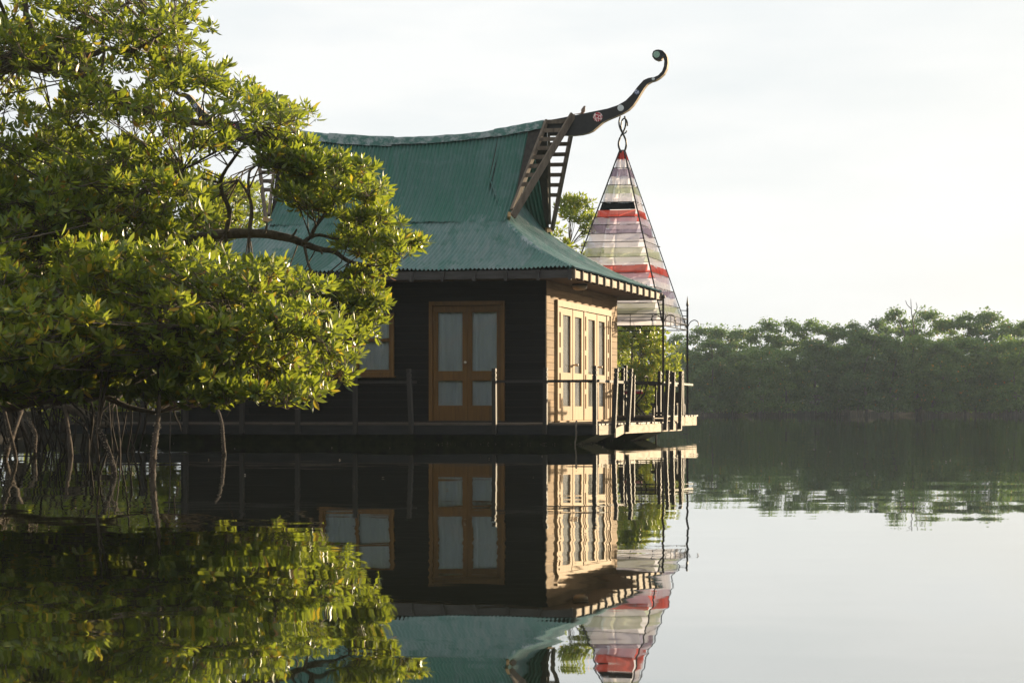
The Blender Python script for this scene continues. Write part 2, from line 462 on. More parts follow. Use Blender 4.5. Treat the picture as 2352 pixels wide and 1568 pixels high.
r2 = ripple((2.4, 5.5, 1), 0.022, 0.013, 3.0, (11, 2, 0))
# breath of wind that roughens the water only in patches
mp = N.new('ShaderNodeMapping'); mp.inputs['Scale'].default_value = (0.035, 0.16, 1); mp.inputs['Location'].default_value = (5.2, 1.3, 0)
L.new(geo.outputs['Position'], mp.inputs['Vector'])
pn = N.new('ShaderNodeTexNoise'); pn.inputs['Scale'].default_value = 1.0; pn.inputs['Detail'].default_value = 2.0
L.new(mp.outputs[0], pn.inputs['Vector'])
pr = N.new('ShaderNodeMapRange'); pr.inputs['From Min'].default_value = 0.38; pr.inputs['From Max'].default_value = 0.68
pr.inputs['To Min'].default_value = 0.3; pr.inputs['To Max'].default_value = 1.5
L.new(pn.outputs['Fac'], pr.inputs['Value'])
# a catspaw of wind along the far shore
sx_ = N.new('ShaderNodeSeparateXYZ'); L.new(geo.outputs['Position'], sx_.inputs[0])
fm = N.new('ShaderNodeMapRange'); fm.inputs['From Min'].default_value = 126; fm.inputs['From Max'].default_value = 140
fm.inputs['To Max'].default_value = 9.0
L.new(sx_.outputs['Y'], fm.inputs['Value'])
fa = N.new('ShaderNodeMath'); fa.operation = 'ADD'; L.new(pr.outputs[0], fa.inputs[0]); L.new(fm.outputs[0], fa.inputs[1])
sc2 = N.new('ShaderNodeVectorMath'); sc2.operation = 'SCALE'
L.new(r2, sc2.inputs[0]); L.new(fa.outputs[0], sc2.inputs['Scale'])
ad = N.new('ShaderNodeVectorMath'); ad.operation = 'ADD'
L.new(r1, ad.inputs[0]); L.new(sc2.outputs[0], ad.inputs[1])
ad2 = N.new('ShaderNodeVectorMath'); ad2.operation = 'ADD'; ad2.inputs[1].default_value = (0, 0, 1)
L.new(ad.outputs[0], ad2.inputs[0])
nm = N.new('ShaderNodeVectorMath'); nm.operation = 'NORMALIZE'
L.new(ad2.outputs[0], nm.inputs[0])
L.new(nm.outputs[0], gl.inputs['Normal'])
lw = N.new('ShaderNodeLayerWeight'); lw.inputs['Blend'].default_value = 0.5
L.new(nm.outputs[0], lw.inputs['Normal'])
mr = N.new('ShaderNodeMapRange'); mr.inputs['From Min'].default_value = 0.55; mr.inputs['From Max'].default_value = 1.0
mr.inputs['To Min'].default_value = 0.12; mr.inputs['To Max'].default_value = 0.97
L.new(lw.outputs['Facing'], mr.inputs['Value'])
mx = N.new('ShaderNodeMixShader')
L.new(mr.outputs[0], mx.inputs[0]); L.new(df.outputs[0], mx.inputs[1]); L.new(gl.outputs[0], mx.inputs[2])
L.new(mx.outputs[0], out.inputs[0])
M['water'] = m

# ------------------------------------------------------------------ water and banks
tag(obj('water', [(-600, -250, 0), (600, -250, 0), (600, 1200, 0), (-600, 1200, 0)], [(0, 1, 2, 3)], M['water'], recenter=False),
    'calm dark river water mirroring lodge, trees and sky', 'water', kind='structure')

def terrain(name, x0, x1, nx, y0, y1, ny, hf, mat):
    X, Y = np.meshgrid(np.linspace(x0, x1, nx), np.linspace(y0, y1, ny))
    Z = hf(X, Y)
    v = np.stack([X.ravel(), Y.ravel(), Z.ravel()], 1)
    i = np.arange((ny - 1) * (nx - 1)); r, c = i // (nx - 1), i % (nx - 1)
    a = r * nx + c
    f = np.stack([a, a + 1, a + nx + 1, a + nx], 1)
    return obj(name, v, f, mat, smooth=True, recenter=False)
def wob(X, Y, s, seed=0):
    return np.sin(X * s + seed) * np.cos(Y * s * 1.3 + seed * 2) + 0.5 * np.sin(X * s * 2.3 - Y * s * 1.7 + seed * 3)
def h_far(X, Y):
    d = Y - 147 + 1.2 * wob(X, Y * 0, 0.13, 2)
    return np.clip(-0.3 + d * 0.14, -0.5, 1.2) + 0.06 * wob(X, Y, 0.9) + 0.0
tag(terrain('far_bank', -140, 240, 190, 140, 330, 60, h_far, M['mud']), 'dark mud bank under the far mangroves', 'bank', kind='structure')
def h_near(X, Y):
    shore = np.interp(Y, [15, 20, 30, 40, 44, 48, 60, 90], [-9.5, -8.5, -8.8, -8.6, -3.0, 3.2, 4.6, 3.5]) + 0.35 * wob(X, Y, 0.7)
    d = shore - X
    return np.clip(-0.25 + d * 0.22, -0.6, 0.5) + 0.05 * wob(X, Y, 2.1)
tag(terrain('near_bank', -70, 9, 110, 15, 95, 110, h_near, M['mud']), 'dark mud bank behind the lodge and under the near mangroves', 'bank', kind='structure')

# ------------------------------------------------------------------ floating deck
DZ = 0.35
deck = thing('floating_deck', H(-3, 1.5, 0), 'weathered plank deck on mossy floats around the lodge', 'deck')
w = 0.15
UL, UR = -7.75, 1.42
v = -1.80
while v < 4.28:
    u0 = UL if v < -0.05 else -0.02 if v > -0.05 else UL
    e = random.uniform(-0.02, 0.03)
    if v < -0.12:
        cut = random.uniform(-4.6, -1.5)
        for a, b in ((UL, cut - 0.002), (cut + 0.002, UR + e)):
            hbox('deck_board', a, b, v + 0.004, v + w - 0.004, DZ - 0.028, DZ + random.uniform(-0.003, 0.004), M['deck_wood'], deck)
    else:
        hbox('deck_board', 0.005, UR + e, v + 0.004, v + w - 0.004, DZ - 0.028, DZ + random.uniform(-0.003, 0.004), M['deck_wood'], deck)
    v += w
# lodge floor carried by the deck
hbox('floor_slab', -6.72, -0.01, -0.02, 4.8, DZ - 0.12, DZ + 0.02, M['dark_wood'], deck)
BZ = 0.458
v = 4.32
while v < 8.28:
    e = random.uniform(-0.02, 0.02)
    u0 = 0.02 if v < 4.9 else -5.8
    hbox('deck_board', u0, 0.87 + e, v + 0.004, v + w - 0.004, BZ - 0.028, BZ + random.uniform(-0.003, 0.004), M['deck_wood'], deck)
    v += w
hbox('fascia_board', 0.03, 0.85, 4.30, 4.33, DZ + 0.006, BZ - 0.03, M['dark_wood'], deck)
# front fascia between the posts
front_px = [333, 431, 560, 688, 820, 949, 1139, 1255, 1369]
fu = [u_at(p, -1.80) for p in front_px]
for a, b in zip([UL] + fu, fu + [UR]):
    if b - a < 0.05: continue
    hbox('fascia_board', a + 0.006, b - 0.006, -1.835, -1.803, 0.16 + random.uniform(-0.008, 0.008), DZ - 0.03, M['near_black_wood'], deck)
# right side fascia, board by board, one of them hanging askew
side_v = [-1.80, -1.02, -0.10, 2.72, 3.28, 4.28]
for i, (a, b) in enumerate(zip(side_v, side_v[1:])):
    z0, z1 = 0.165, DZ - 0.03
    vs = hbox_v(UR - 0.03, UR, a + 0.012, b - 0.012, z0, z1)
    if i == 1:
        vs = [(p[0] + (0.07 if k in (0, 1, 4, 5) else 0.0), p[1] - (0.05 if k in (0, 1, 4, 5) else 0), p[2] - (0.055 if k in (0, 1, 4, 5) else -0.01)) for k, p in enumerate(vs)]
    obj('fascia_board', vs, BOXF, M['fascia_wood'], deck)
for a, b in ((4.35, 6.0), (6.02, 7.1), (7.12, 8.28)):
    hbox('fascia_board', 0.83, 0.862, a, b - 0.01, 0.235, BZ - 0.03, M['fascia_wood'], deck)
hbox('fascia_board', 0.83, 1.42, 4.285, 4.315, 0.17, DZ - 0.03, M['dark_wood'], deck)

def post(u, v, z0, z1, hw=0.033, lean=(0, 0), parent=deck, mat='post_wood'):
    prof = [(z0, hw), (z1 - 0.165, hw), (z1 - 0.160, hw * 0.72), (z1 - 0.145, hw * 0.72), (z1 - 0.140, hw), (z1 - 0.085, hw), (z1 - 0.080, hw * 0.72), (z1 - 0.065, hw * 0.72), (z1 - 0.06, hw), (z1, hw * 0.97)]
    vs, fs = [], []
    for z, h in prof:
        t = (z - z0) / (z1 - z0)
        for du, dv in ((-1, -1), (1, -1), (1, 1), (-1, 1)):
            vs.append(H(u + du * h + lean[0] * t, v + dv * h + lean[1] * t, z))
    for i in range(len(prof) - 1):
        for k in range(4):
            fs.append((i * 4 + k, i * 4 + (k + 1) % 4, i * 4 + 4 + (k + 1) % 4, i * 4 + 4 + k))
    fs.append((3, 2, 1, 0)); n = len(vs); fs.append((n - 4, n - 3, n - 2, n - 1))
    return obj('railing_post', vs, fs, M[mat], parent)
for i, (p, u) in enumerate(zip(front_px, fu)):
    post(u, -1.80 - 0.07, 0.175, 1.28 + random.uniform(-0.02, 0.02), lean=((-0.05 if p == 949 else random.uniform(-0.015, 0.015)), 0))
for vv, z1, ln in ((-1.02, 1.275, 0.05), (-0.10, 1.29, 0.06), (2.72, 1.32, 0.05), (3.28, 1.30, 0.03), (3.95, 1.33, 0.02)):
    post(UR + 0.036, vv, 0.19, z1, lean=(ln, 0))
for (uu, vv, z0, z1) in ((0.47, 4.2, DZ, 1.26), (0.05, 5.0, BZ, 1.42), (-0.15, 6.0, BZ, 1.50), (0.74, 5.30, BZ, 1.36), (0.80, 7.12, BZ, 1.40), (0.80, 6.1, BZ, 1.38)):
    post(uu, vv, z0, z1, lean=(random.uniform(-0.01, 0.02), 0))
def hrail(u0, v0, u1, v1, z0, z1, r=0.022, mat='post_wood'):
    a, b = np.array(H(u0, v0, z0)), np.array(H(u1, v1, z1))
    d = b - a; d /= np.linalg.norm(d); s = np.array([d[1], -d[0], 0]) * r; k = np.array([0, 0, r])
    vs = [a - s - k, a + s - k, b + s - k, b - s - k, a - s + k, a + s + k, b + s + k, b - s + k]
    return obj('handrail', vs, BOXF, M[mat], deck)
hrail(fu[6] - 0.05, -1.80, fu[8] + 0.06, -1.80, 1.045, 1.05)
hrail(fu[0] - 0.1, -1.80, fu[5] + 0.06, -1.80, 1.02, 1.04)
hrail(1.36, -1.70, 1.44, -0.02, 1.055, 1.05)
hrail(1.43, 2.55, 1.42, 4.15, 1.06, 1.05)
hrail(0.05, 5.05, 0.74, 5.25, 1.14, 1.13)
hrail(0.80, 5.35, 0.80, 8.1, 1.13, 1.12)
hrail(-0.15, 8.1, 0.80, 8.1, 1.12, 1.12)
# floats with undercut right ends
for (va, vb) in ((-1.45, -0.25), (2.2, 3.4)):
    vs = [H(-7.3, va, -0.25), H(0.35, va, -0.25), H(0.35, vb, -0.25), H(-7.3, vb, -0.25), H(-7.5, va, DZ - 0.18), H(1.30, va, DZ - 0.18), H(1.30, vb, DZ - 0.18), H(-7.5, vb, DZ - 0.18)]
    fl = obj('float', vs, BOXF, M['moss_hull'], deck)
    bv, bf = [], []
    for k in range(90):
        if k < 60:
            t = random.random(); vv = va + (vb - va) * t; zz = random.uniform(0.0, 0.035); uu = 0.35 + (zz + 0.25) / (DZ + 0.07) * 0.95
        else:
            uu = random.uniform(-2, 0.9); vv = va - 0.004; zz = random.uniform(0.0, 0.03)
        c = H(uu, vv, zz); s = random.uniform(0.006, 0.014); b0 = len(bv)
        for d in ((1, 0, 0), (-1, 0, 0), (0, 1, 0), (0, -1, 0), (0, 0, 1), (0, 0, -1)):
            bv.append((c[0] + d[0] * s, c[1] + d[1] * s, c[2] + d[2] * s))
        for f in ((0, 2, 4), (2, 1, 4), (1, 3, 4), (3, 0, 4), (2, 0, 5), (1, 2, 5), (3, 1, 5), (0, 3, 5)):
            bf.append(tuple(b0 + i for i in f))
    tag(obj('barnacles', bv, bf, M['barnacle'], fl), kind='stuff')
# floats' cross beam seen under the deck
hbox('beam', 1.0, 1.08, -1.6, 4.2, 0.19, DZ - 0.03, M['dark_wood'], deck)

# ------------------------------------------------------------------ the lodge
lodge = thing('floating_lodge', H(-3.35, 2.4, DZ), 'black and honey plank lodge with swooping green tin roof on a floating deck', 'lodge')
WT = 2.86                       # wall top
WALL_U, WALL_V = -6.70, 4.80
zb, zs = DZ + 0.012, 0.385
d0, d1 = u_at(987, 0), u_at(1160, 0)
w0, w1 = u_at(735, 0), u_at(906, 0)
door_hole = (d0 + 0.02, d1 - 0.02, zb, 2.47)
win_hole = (w0 + 0.02, w1 - 0.02, 1.20, 2.26)
fw = panel('front_wall', 'front', WALL_U, -0.02, zb, WT, [(door_hole[0], door_hole[1], zb - 0.01, 2.47), win_hole], 0.018, 0.10, M['dark_wood'], lodge)
rv0, rv1 = v_at(1275, 0), v_at(1399, 0)
side_hole = (rv0 + 0.02, rv1 - 0.02, zb - 0.01, 2.50)
rw = panel('right_wall', 'right', 0.0, WALL_V, zb, WT, [side_hole], -0.10, -0.018, M['dark_wood'], lodge)
hbox('left_wall', WALL_U, WALL_U + 0.08, 0.10, WALL_V - 0.1, zb, WT, M['black_plank'], lodge)
hbox('back_wall', WALL_U, -0.11, WALL_V - 0.10, WALL_V, zb, WT, M['black_plank'], lodge)
# planks, one by one, cut round the openings
ph = 0.131
def planks(plane, a0, a1, openings, mat, parent, jointed):
    z = zb
    while z < WT - 0.02:
        z1 = min(z + ph, WT)
        spans = [(a0, a1)]
        for (o0, o1, oz0, oz1) in openings:
            if oz0 < (z + z1) / 2 < oz1:
                ns = []
                for s in spans:
                    if o1 <= s[0] or o0 >= s[1]: ns.append(s); continue
                    if o0 > s[0]: ns.append((s[0], o0))
                    if o1 < s[1]: ns.append((o1, s[1]))
                spans = ns
        for s in spans:
            parts = [s]
            if s[1] - s[0] > 2.2 and jointed:
                c = random.uniform(s[0] + 0.7, s[1] - 0.7); parts = [(s[0], c - 0.0015), (c + 0.0015, s[1])]
            for (p, q) in parts:
                t = random.uniform(0, 0.004)
                g = 0.006
                if plane == 'front':
                    hbox('plank', p, q, -0.004 - t, 0.0185, z + g / 2, z1 - g / 2, M[mat], parent)
                else:
                    hbox('plank', -0.0185, 0.004 + t, p, q, z + g / 2, z1 - g / 2, M[mat], parent)
        z = z1
planks('front', WALL_U, 0.0, [(d0, d1, 0, 2.49), (w0, w1, 1.18, 2.29)], 'black_plank', fw, True)
planks('right', 0.024, WALL_V, [(rv0, rv1, 0, 2.52)], 'honey_plank', rw, True)

# front double door
ft = 0.06
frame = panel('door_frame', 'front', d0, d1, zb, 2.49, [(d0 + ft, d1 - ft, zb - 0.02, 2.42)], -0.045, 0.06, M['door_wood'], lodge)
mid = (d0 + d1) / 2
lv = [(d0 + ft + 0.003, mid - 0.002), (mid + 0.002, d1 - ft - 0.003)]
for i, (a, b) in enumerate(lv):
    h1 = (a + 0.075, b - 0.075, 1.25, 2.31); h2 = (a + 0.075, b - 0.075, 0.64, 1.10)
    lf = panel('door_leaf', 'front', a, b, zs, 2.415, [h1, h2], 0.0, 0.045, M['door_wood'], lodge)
    for h in (h1, h2):
        hbox('glass_pane', h[0] + 0.001, h[1] - 0.001, 0.020, 0.026, h[2] + 0.001, h[3] - 0.001, M['glass'], lf)
        panel('glazing_bead', 'front', h[0], h[1], h[2], h[3], [(h[0] + 0.012, h[1] - 0.012, h[2] + 0.012, h[3] - 0.012)], 0.006, 0.018, M['door_wood'], lf)
    if i == 0:
        # round knob turned on a lathe
        kc = np.array(H(b - 0.035, 0, 1.41)); vs, fs = [], []
        prof = [(0.0, 0.022), (0.012, 0.022), (0.014, 0.010), (0.035, 0.010), (0.045, 0.024), (0.06, 0.027), (0.072, 0.018), (0.076, 0.004)]
        for (t, r) in prof:
            for k in range(10):
                vs.append(kc + np.array([math.cos(k * .628) * r, -t, math.sin(k * .628) * r]))
        for p_ in range(len(prof) - 1):
            for k in range(10):
                fs.append((p_ * 10 + k, p_ * 10 + (k + 1) % 10, p_ * 10 + 10 + (k + 1) % 10, p_ * 10 + 10 + k))
        fs.append(tuple(range(len(vs) - 10, len(vs))))
        obj('knob', vs, fs, M['brass'], lf, True)
hbox('door_sill', d0 - 0.02, d1 + 0.02, -0.07, 0.06, DZ + 0.006, zs - 0.004, M['dark_wood'], lodge)

def curtain(name, plane, a0, a1, z0, z1, t, label, group=None, waves=6, amp=0.018):
    n = max(24, int((a1 - a0) / 0.012)); vs, fs = [], []
    ph_ = random.uniform(0, 6)
    for j in range(5):
        z = z1 + (z0 - z1) * j / 4
        for i in range(n + 1):
            x = i / n
            a = a0 + (a1 - a0) * x + 0.006 * math.sin(j * 1.3 + i * 0.2)
            off = t + amp * math.sin(x * waves * 6.283 + ph_ + 0.5 * math.sin(x * 9 + ph_) + 0.12 * j) * (0.6 + 0.4 * math.sin(x * 5 + ph_))
            vs.append(H(a, off, z) if plane == 'front' else H(off, a, z))
    for j in range(4):
        for i in range(n):
            k = j * (n + 1) + i
            fs.append((k, k + 1, k + n + 2, k + n + 1))
    o = obj(name, vs, fs, M['curtain'], None, True)
    return tag(o, label, 'curtain', group)
curtain('curtain', 'front', d0 + 0.05, mid - 0.01, 0.42, 2.40, 0.072, 'white curtain behind the left leaf of the shaded front door', 'curtains behind the glass', 5)
curtain('curtain', 'front', mid + 0.01, d1 - 0.05, 0.42, 2.40, 0.072, 'white curtain behind the right leaf of the shaded front door', 'curtains behind the glass', 5)
curtain('curtain', 'front', w0, w1, 1.15, 2.30, 0.085, 'white pleated curtain inside the window beside the tree', 'curtains behind the glass', 14, 0.022)

# front window
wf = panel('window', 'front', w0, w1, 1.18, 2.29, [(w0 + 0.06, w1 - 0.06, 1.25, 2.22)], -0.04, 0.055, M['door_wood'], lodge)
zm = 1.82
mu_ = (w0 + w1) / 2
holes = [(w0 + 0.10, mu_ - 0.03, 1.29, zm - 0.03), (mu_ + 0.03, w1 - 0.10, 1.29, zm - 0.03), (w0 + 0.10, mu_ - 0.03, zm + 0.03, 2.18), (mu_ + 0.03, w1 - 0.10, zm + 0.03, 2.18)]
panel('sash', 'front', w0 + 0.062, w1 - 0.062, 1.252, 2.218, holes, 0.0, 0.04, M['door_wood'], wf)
for h in holes:
    hbox('glass_pane', h[0] + 0.001, h[1] - 0.001, 0.016, 0.022, h[2] + 0.001, h[3] - 0.001, M['glass'], wf)
hbox('window_sill', w0 - 0.03, w1 + 0.03, -0.07, -0.006, 1.15, 1.178, M['door_wood'], wf)

# right hand wall: four glazed leaves between slotted strips
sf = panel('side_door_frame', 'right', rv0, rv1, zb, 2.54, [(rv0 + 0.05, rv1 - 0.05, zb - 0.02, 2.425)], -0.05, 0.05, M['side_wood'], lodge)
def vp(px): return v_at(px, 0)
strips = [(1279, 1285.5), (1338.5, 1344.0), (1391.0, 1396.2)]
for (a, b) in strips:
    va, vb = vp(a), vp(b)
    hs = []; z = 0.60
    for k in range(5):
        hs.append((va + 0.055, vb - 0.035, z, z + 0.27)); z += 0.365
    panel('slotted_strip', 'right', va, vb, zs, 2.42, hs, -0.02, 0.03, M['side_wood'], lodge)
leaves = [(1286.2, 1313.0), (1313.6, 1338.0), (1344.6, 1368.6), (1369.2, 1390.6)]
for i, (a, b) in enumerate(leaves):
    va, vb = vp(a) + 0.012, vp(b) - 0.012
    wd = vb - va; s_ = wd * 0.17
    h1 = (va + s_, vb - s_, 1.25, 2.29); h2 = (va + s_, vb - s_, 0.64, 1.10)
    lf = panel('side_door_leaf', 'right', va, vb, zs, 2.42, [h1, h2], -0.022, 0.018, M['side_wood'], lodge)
    for h in (h1, h2):
        hbox('glass_pane', -0.020, -0.014, h[0] + 0.001, h[1] - 0.001, h[2] + 0.001, h[3] - 0.001, M['salt_glass'], lf)
    if i in (1, 3):
        kc = H(0.02, va + 0.05 if i == 1 else va + 0.06, 1.40); ke = H(0.10, va + 0.05 if i == 1 else va + 0.06, 1.40)
        tube('knob', [kc, ((kc[0] + ke[0]) / 2, (kc[1] + ke[1]) / 2, 1.40), ke], 0.012, 0.03, M['brass'], lf, 8, n=2)
names = ['nearest', 'second', 'third', 'farthest']
for i, (a, b) in enumerate(leaves):
    curtain('curtain', 'right', vp(a) + 0.02, vp(b) - 0.02, 0.42, 2.38, -0.062, 'pale curtain behind the %s glazed leaf of the sunlit side wall' % names[i], 'curtains behind the glass', 4)
hbox('side_sill', 0.006, 0.09, rv0 - 0.02, rv1 + 0.02, DZ + 0.006, zs - 0.004, M['side_wood'], lodge)

# ---- roof
EL, ER, EF, EB = -7.40, 0.70, -0.70, 5.70       # eave rectangle
GL, GR, GF, GB = -5.52, -1.17, 1.30, 3.70       # foot of the steep upper roof
ZE, ZG = 3.005, 4.10
MU, MV = (EL + ER) / 2, 2.5
def zskirt(s): return ZE + (ZG - ZE) * (0.58 * s + 0.42 * s * s) + (2.2 * (s - 1) ** 1.2 if s > 1 else 0.0)
def zridge(u): return 5.76 + 0.037 * (u - MU) ** 2
PIT, AMP = 0.074, 0.0175
sag = lambda u, v: 0.012 * math.sin(u * 1.9 + 0.5) * math.cos(v * 1.1) + 0.008 * math.sin(u * 4.1 + v)
roof = hbox('roof', EL + 0.12, ER - 0.12, EF + 0.12, EB - 0.12, WT + 0.005, WT + 0.03, M['soffit_wood'], lodge)
def sheet(name, cols, lo, mat, rows, fn, smax_fn):
    vs, fs = [], []
    for c in cols:
        sm = smax_fn(c)
        for r in range(rows + 1):
            vs.append(fn(c, sm * r / rows, lo))
    n = rows + 1
    for i in range(len(cols) - 1):
        for r in range(rows):
            fs.append((i * n + r, (i + 1) * n + r, (i + 1) * n + r + 1, i * n + r + 1))
    return obj(name, vs, fs, mat, roof, True)
def columns(a0, a1):
    n = max(2, int(round((a1 - a0) / (PIT / 6))))
    return [a0 + (a1 - a0) * i / n for i in range(n + 1)]
def skirt_front(c, s, lo, back=False):
    z = zskirt(s) + AMP * math.cos(2 * math.pi * c / PIT) + lo + sag(c, s * 2)
    vv = EF + s * (GF - EF)
    if back: vv = 2 * MV - vv
    return H(c, vv, z)
def skirt_side(c, s, lo, left=False):
    z = zskirt(s) + AMP * math.cos(2 * math.pi * c / PIT) + lo + 0.01 * math.sin(c * 2.3) * s
    uu = ER + s * (GR - ER)
    if left: uu = 2 * MU - uu
    return H(uu, c, z)
def smax_f(c):
    return max(0.001, min(1.03, (ER - c) / (ER - GR), (c - EL) / (GL - EL)))
def smax_s(c):
    e = min((c - EF) / (GF - EF), (EB - c) / (EB - GB))
    return max(0.001, min(1.24, e if e < 1 else 1 + (e - 1) * 0.9))
SW = PIT * 12
for back in (False, True):
    a = EL; i = 0
    while a < ER - 0.01:
        b = min(a + SW, ER)
        e = random.uniform(-0.012, 0.012)
        sheet('roof_sheet', columns(a, b + (PIT * 0.5 if b < ER else 0)), 0.004 * (i % 2), M['roof_old'] if random.random() < 0.8 else M['roof'], 10,
              lambda c, s, lo, e=e: skirt_front(c, s - (e if s > 0.02 else e) * 0.5 * (1 - s), lo, back), smax_f)
        a = b; i += 1
for left in (False, True):
    a = EF; i = 0
    while a < EB - 0.01:
        b = min(a + SW, EB)
        sheet('roof_sheet', columns(a, b + (PIT * 0.5 if b < EB else 0)), 0.004 * (i % 2), M['roof_old'], 10, lambda c, s, lo: skirt_side(c, s, lo, left), smax_s)
        a = b; i += 1
def upper(c, s, lo, back=False):
    zt = zridge(c)
    vv = (GF - 0.13) + s * (MV - GF + 0.13)
    z0 = 4.008
    z = z0 + (zt - z0) * (0.62 * s + 0.38 * s * s) + lo
    k = AMP * math.cos(2 * math.pi * c / PIT)
    z += k * 0.5 + 0.5 * sag(c, s); vv -= k * 0.85
    if s < 0.02: vv += 0.01 * math.sin(c * 23); z += 0.006 * math.sin(c * 17)
    if back: vv = 2 * MV - vv
    return H(c, vv, z)
UA, UB = 2 * MU + 1.05, -1.05
for back in (False, True):
    a = UA; i = 0
    while a < UB - 0.01:
        b = min(a + SW, UB)
        sheet('roof_sheet', columns(a, b + (PIT * 0.5 if b < UB else 0)), 0.012 + 0.004 * (i % 2), M['roof'], 14, lambda c, s, lo: upper(c, s, lo, back), lambda c: 1.0)
        a = b; i += 1
# hip caps along the four corners
for (sx, sy) in ((1, 1), (1, -1), (-1, 1), (-1, -1)):
    pts = []
    for t in np.linspace(0, 1.0, 9):
        uu = ER + t * (GR - ER); vv = EF + t * (GF - EF)
        if sx < 0: uu = 2 * MU - uu
        if sy < 0: vv = 2 * MV - vv
        pts.append((uu, vv, zskirt(t)))
    vs, fs = [], []
    for (uu, vv, z) in pts:
        for (a, b, c) in ((-0.09 * sx, 0.09 * 0, -0.028), (-0.05 * sx, 0.03 * -sy * 0, 0.008), (0.0, 0.0, 0.024), (0.0, 0.05 * sy, 0.008), (0.0, 0.09 * sy, -0.028)):
            # wings lie on the front skirt (towards -u) and on the side skirt (towards the middle)
            vs.append(H(uu + a, vv + b, z + c + random.uniform(-0.004, 0.004)))
    for i in range(len(pts) - 1):
        for k in range(4):
            fs.append((i * 5 + k, i * 5 + k + 1, i * 5 + 6 + k, i * 5 + 5 + k))
    obj('hip_cap', vs, fs, M['cap'], roof, True)
# ridge caps: separate overlapping folded sheets
caps = [(-6.05, -4.9, 0.10, 0.015), (-5.0, -3.72, 0.115, 0.03), (-3.80, -2.55, 0.085, 0.012), (-2.62, -1.65, 0.075, 0.004), (-1.75, -0.80, 0.10, 0.028)]
for (a, b, drop, lift) in caps:
    vs, fs = [], []
    us = np.linspace(a, b, 9)
    prof = [(-0.115, -drop * 1.6), (-0.075, -drop * 0.75), (-0.045, -drop * 0.25), (-0.02, 0.012), (0.0, 0.022), (0.02, 0.012), (0.045, -drop * 0.25), (0.075, -drop * 0.75), (0.115, -drop * 1.6)]
    for uu in us:
        j = random.uniform(-0.006, 0.006)
        for (dv, dz) in prof:
            vs.append(H(uu, MV + dv, zridge(uu) + dz + lift + 0.03 + j + random.uniform(-0.004, 0.004)))
    n = len(prof)
    for i in range(len(us) - 1):
        for k in range(n - 1):
            fs.append((i * n + k, i * n + k + 1, (i + 1) * n + k + 1, (i + 1) * n + k))
    obj('ridge_cap', vs, fs, M['cap'], roof, True)

# eave boards, rafter tails and soffit
hbox('eave_board', EL, ER - 0.04, EF + 0.03, EF + 0.06, WT - 0.03, ZE - 0.035, M['grey_wood'], lodge)
hbox('eave_board', EL, ER - 0.04, EB - 0.06, EB - 0.03, WT - 0.03, ZE - 0.035, M['dark_wood'], lodge)
hbox('eave_board', EL, EL + 0.03, EF + 0.06, EB - 0.06, WT - 0.03, ZE - 0.035, M['grey_wood'], lodge)
u = ER - 0.075
while u > EL:
    vs = []
    for (z, hw) in ((WT - 0.065, 0.022), (ZE - 0.04, 0.036)):
        for du, dv in ((-hw, -0.035), (hw, -0.035), (hw, 0.03), (-hw, 0.03)):
            vs.append(H(u + du, EF + dv, z))
    obj('rafter_tail', vs, BOXF, M['grey_wood'], lodge)
    u -= 0.555
nb = 13
step = (EB - EF - 0.06) / nb
for i in range(nb):
    a = EF + 0.03 + i * step
    hbox('eave_block', ER - 0.055, ER - 0.02, a + 0.03, a + step - 0.03, WT - 0.02, ZE - 0.04, M['fascia_wood'], lodge)
for i in range(nb + 1):
    a = EF + 0.03 + i * step
    hbox('rafter_end', ER - 0.09, ER + 0.012, a - 0.026, a + 0.026, WT - 0.045, ZE - 0.03, M['lattice_wood'], lodge)
v = EF + 0.07
while v < EB - 0.12:
    hbox('soffit_board', -0.05 if 0 < v < WALL_V else -1.6, ER - 0.095, v, v + 0.104, WT - 0.018, WT + 0.002 - random.uniform(0, 0.004), M['soffit_wood'], lodge)
    v += 0.112
hbox('soffit_board', EL + 0.05, -1.65, EF + 0.07, -0.02, WT - 0.018, WT, M['soffit_wood'], lodge)

# bulkhead lamp under the soffit
def loft_rings(rings, closed_ends=True):
    vs, fs = [], []
    k = len(rings[0])
    for r in rings: vs += list(r)
    for i in range(len(rings) - 1):
        for j in range(k):
            fs.append((i * k + j, i * k + (j + 1) % k, (i + 1) * k + (j + 1) % k, (i + 1) * k + j))
    fs.append(tuple(range(k - 1, -1, -1))); fs.append(tuple(len(vs) - k + j for j in range(k)))
    return vs, fs
lu, lvv = 0.33, 0.95
def ring(cu, cv, ru, rv, z, n=14): return [H(cu + ru * math.cos(6.2832 * k / n), cv + rv * math.sin(6.2832 * k / n), z) for k in range(n)]
lamp = thing('soffit_lamp', H(lu, lvv, WT - 0.018), 'cream oval bulkhead lamp under the eave above the side doors', 'lamp')
zt = WT - 0.019
obj('lamp_base', *loft_rings([ring(lu, lvv, 0.14, 0.09, zt - 0.03), ring(lu, lvv, 0.14, 0.09, zt)]), M['grey_wood'], lamp)
obj('lamp_shade', *loft_rings([ring(lu, lvv, 0.135 * r, 0.085 * r, zt - 0.031 - d) for (r, d) in ((1, 0), (1.0, 0.03), (0.9, 0.06), (0.6, 0.08), (0.2, 0.085))][::-1]), M['lamp_glass'], lamp, True)

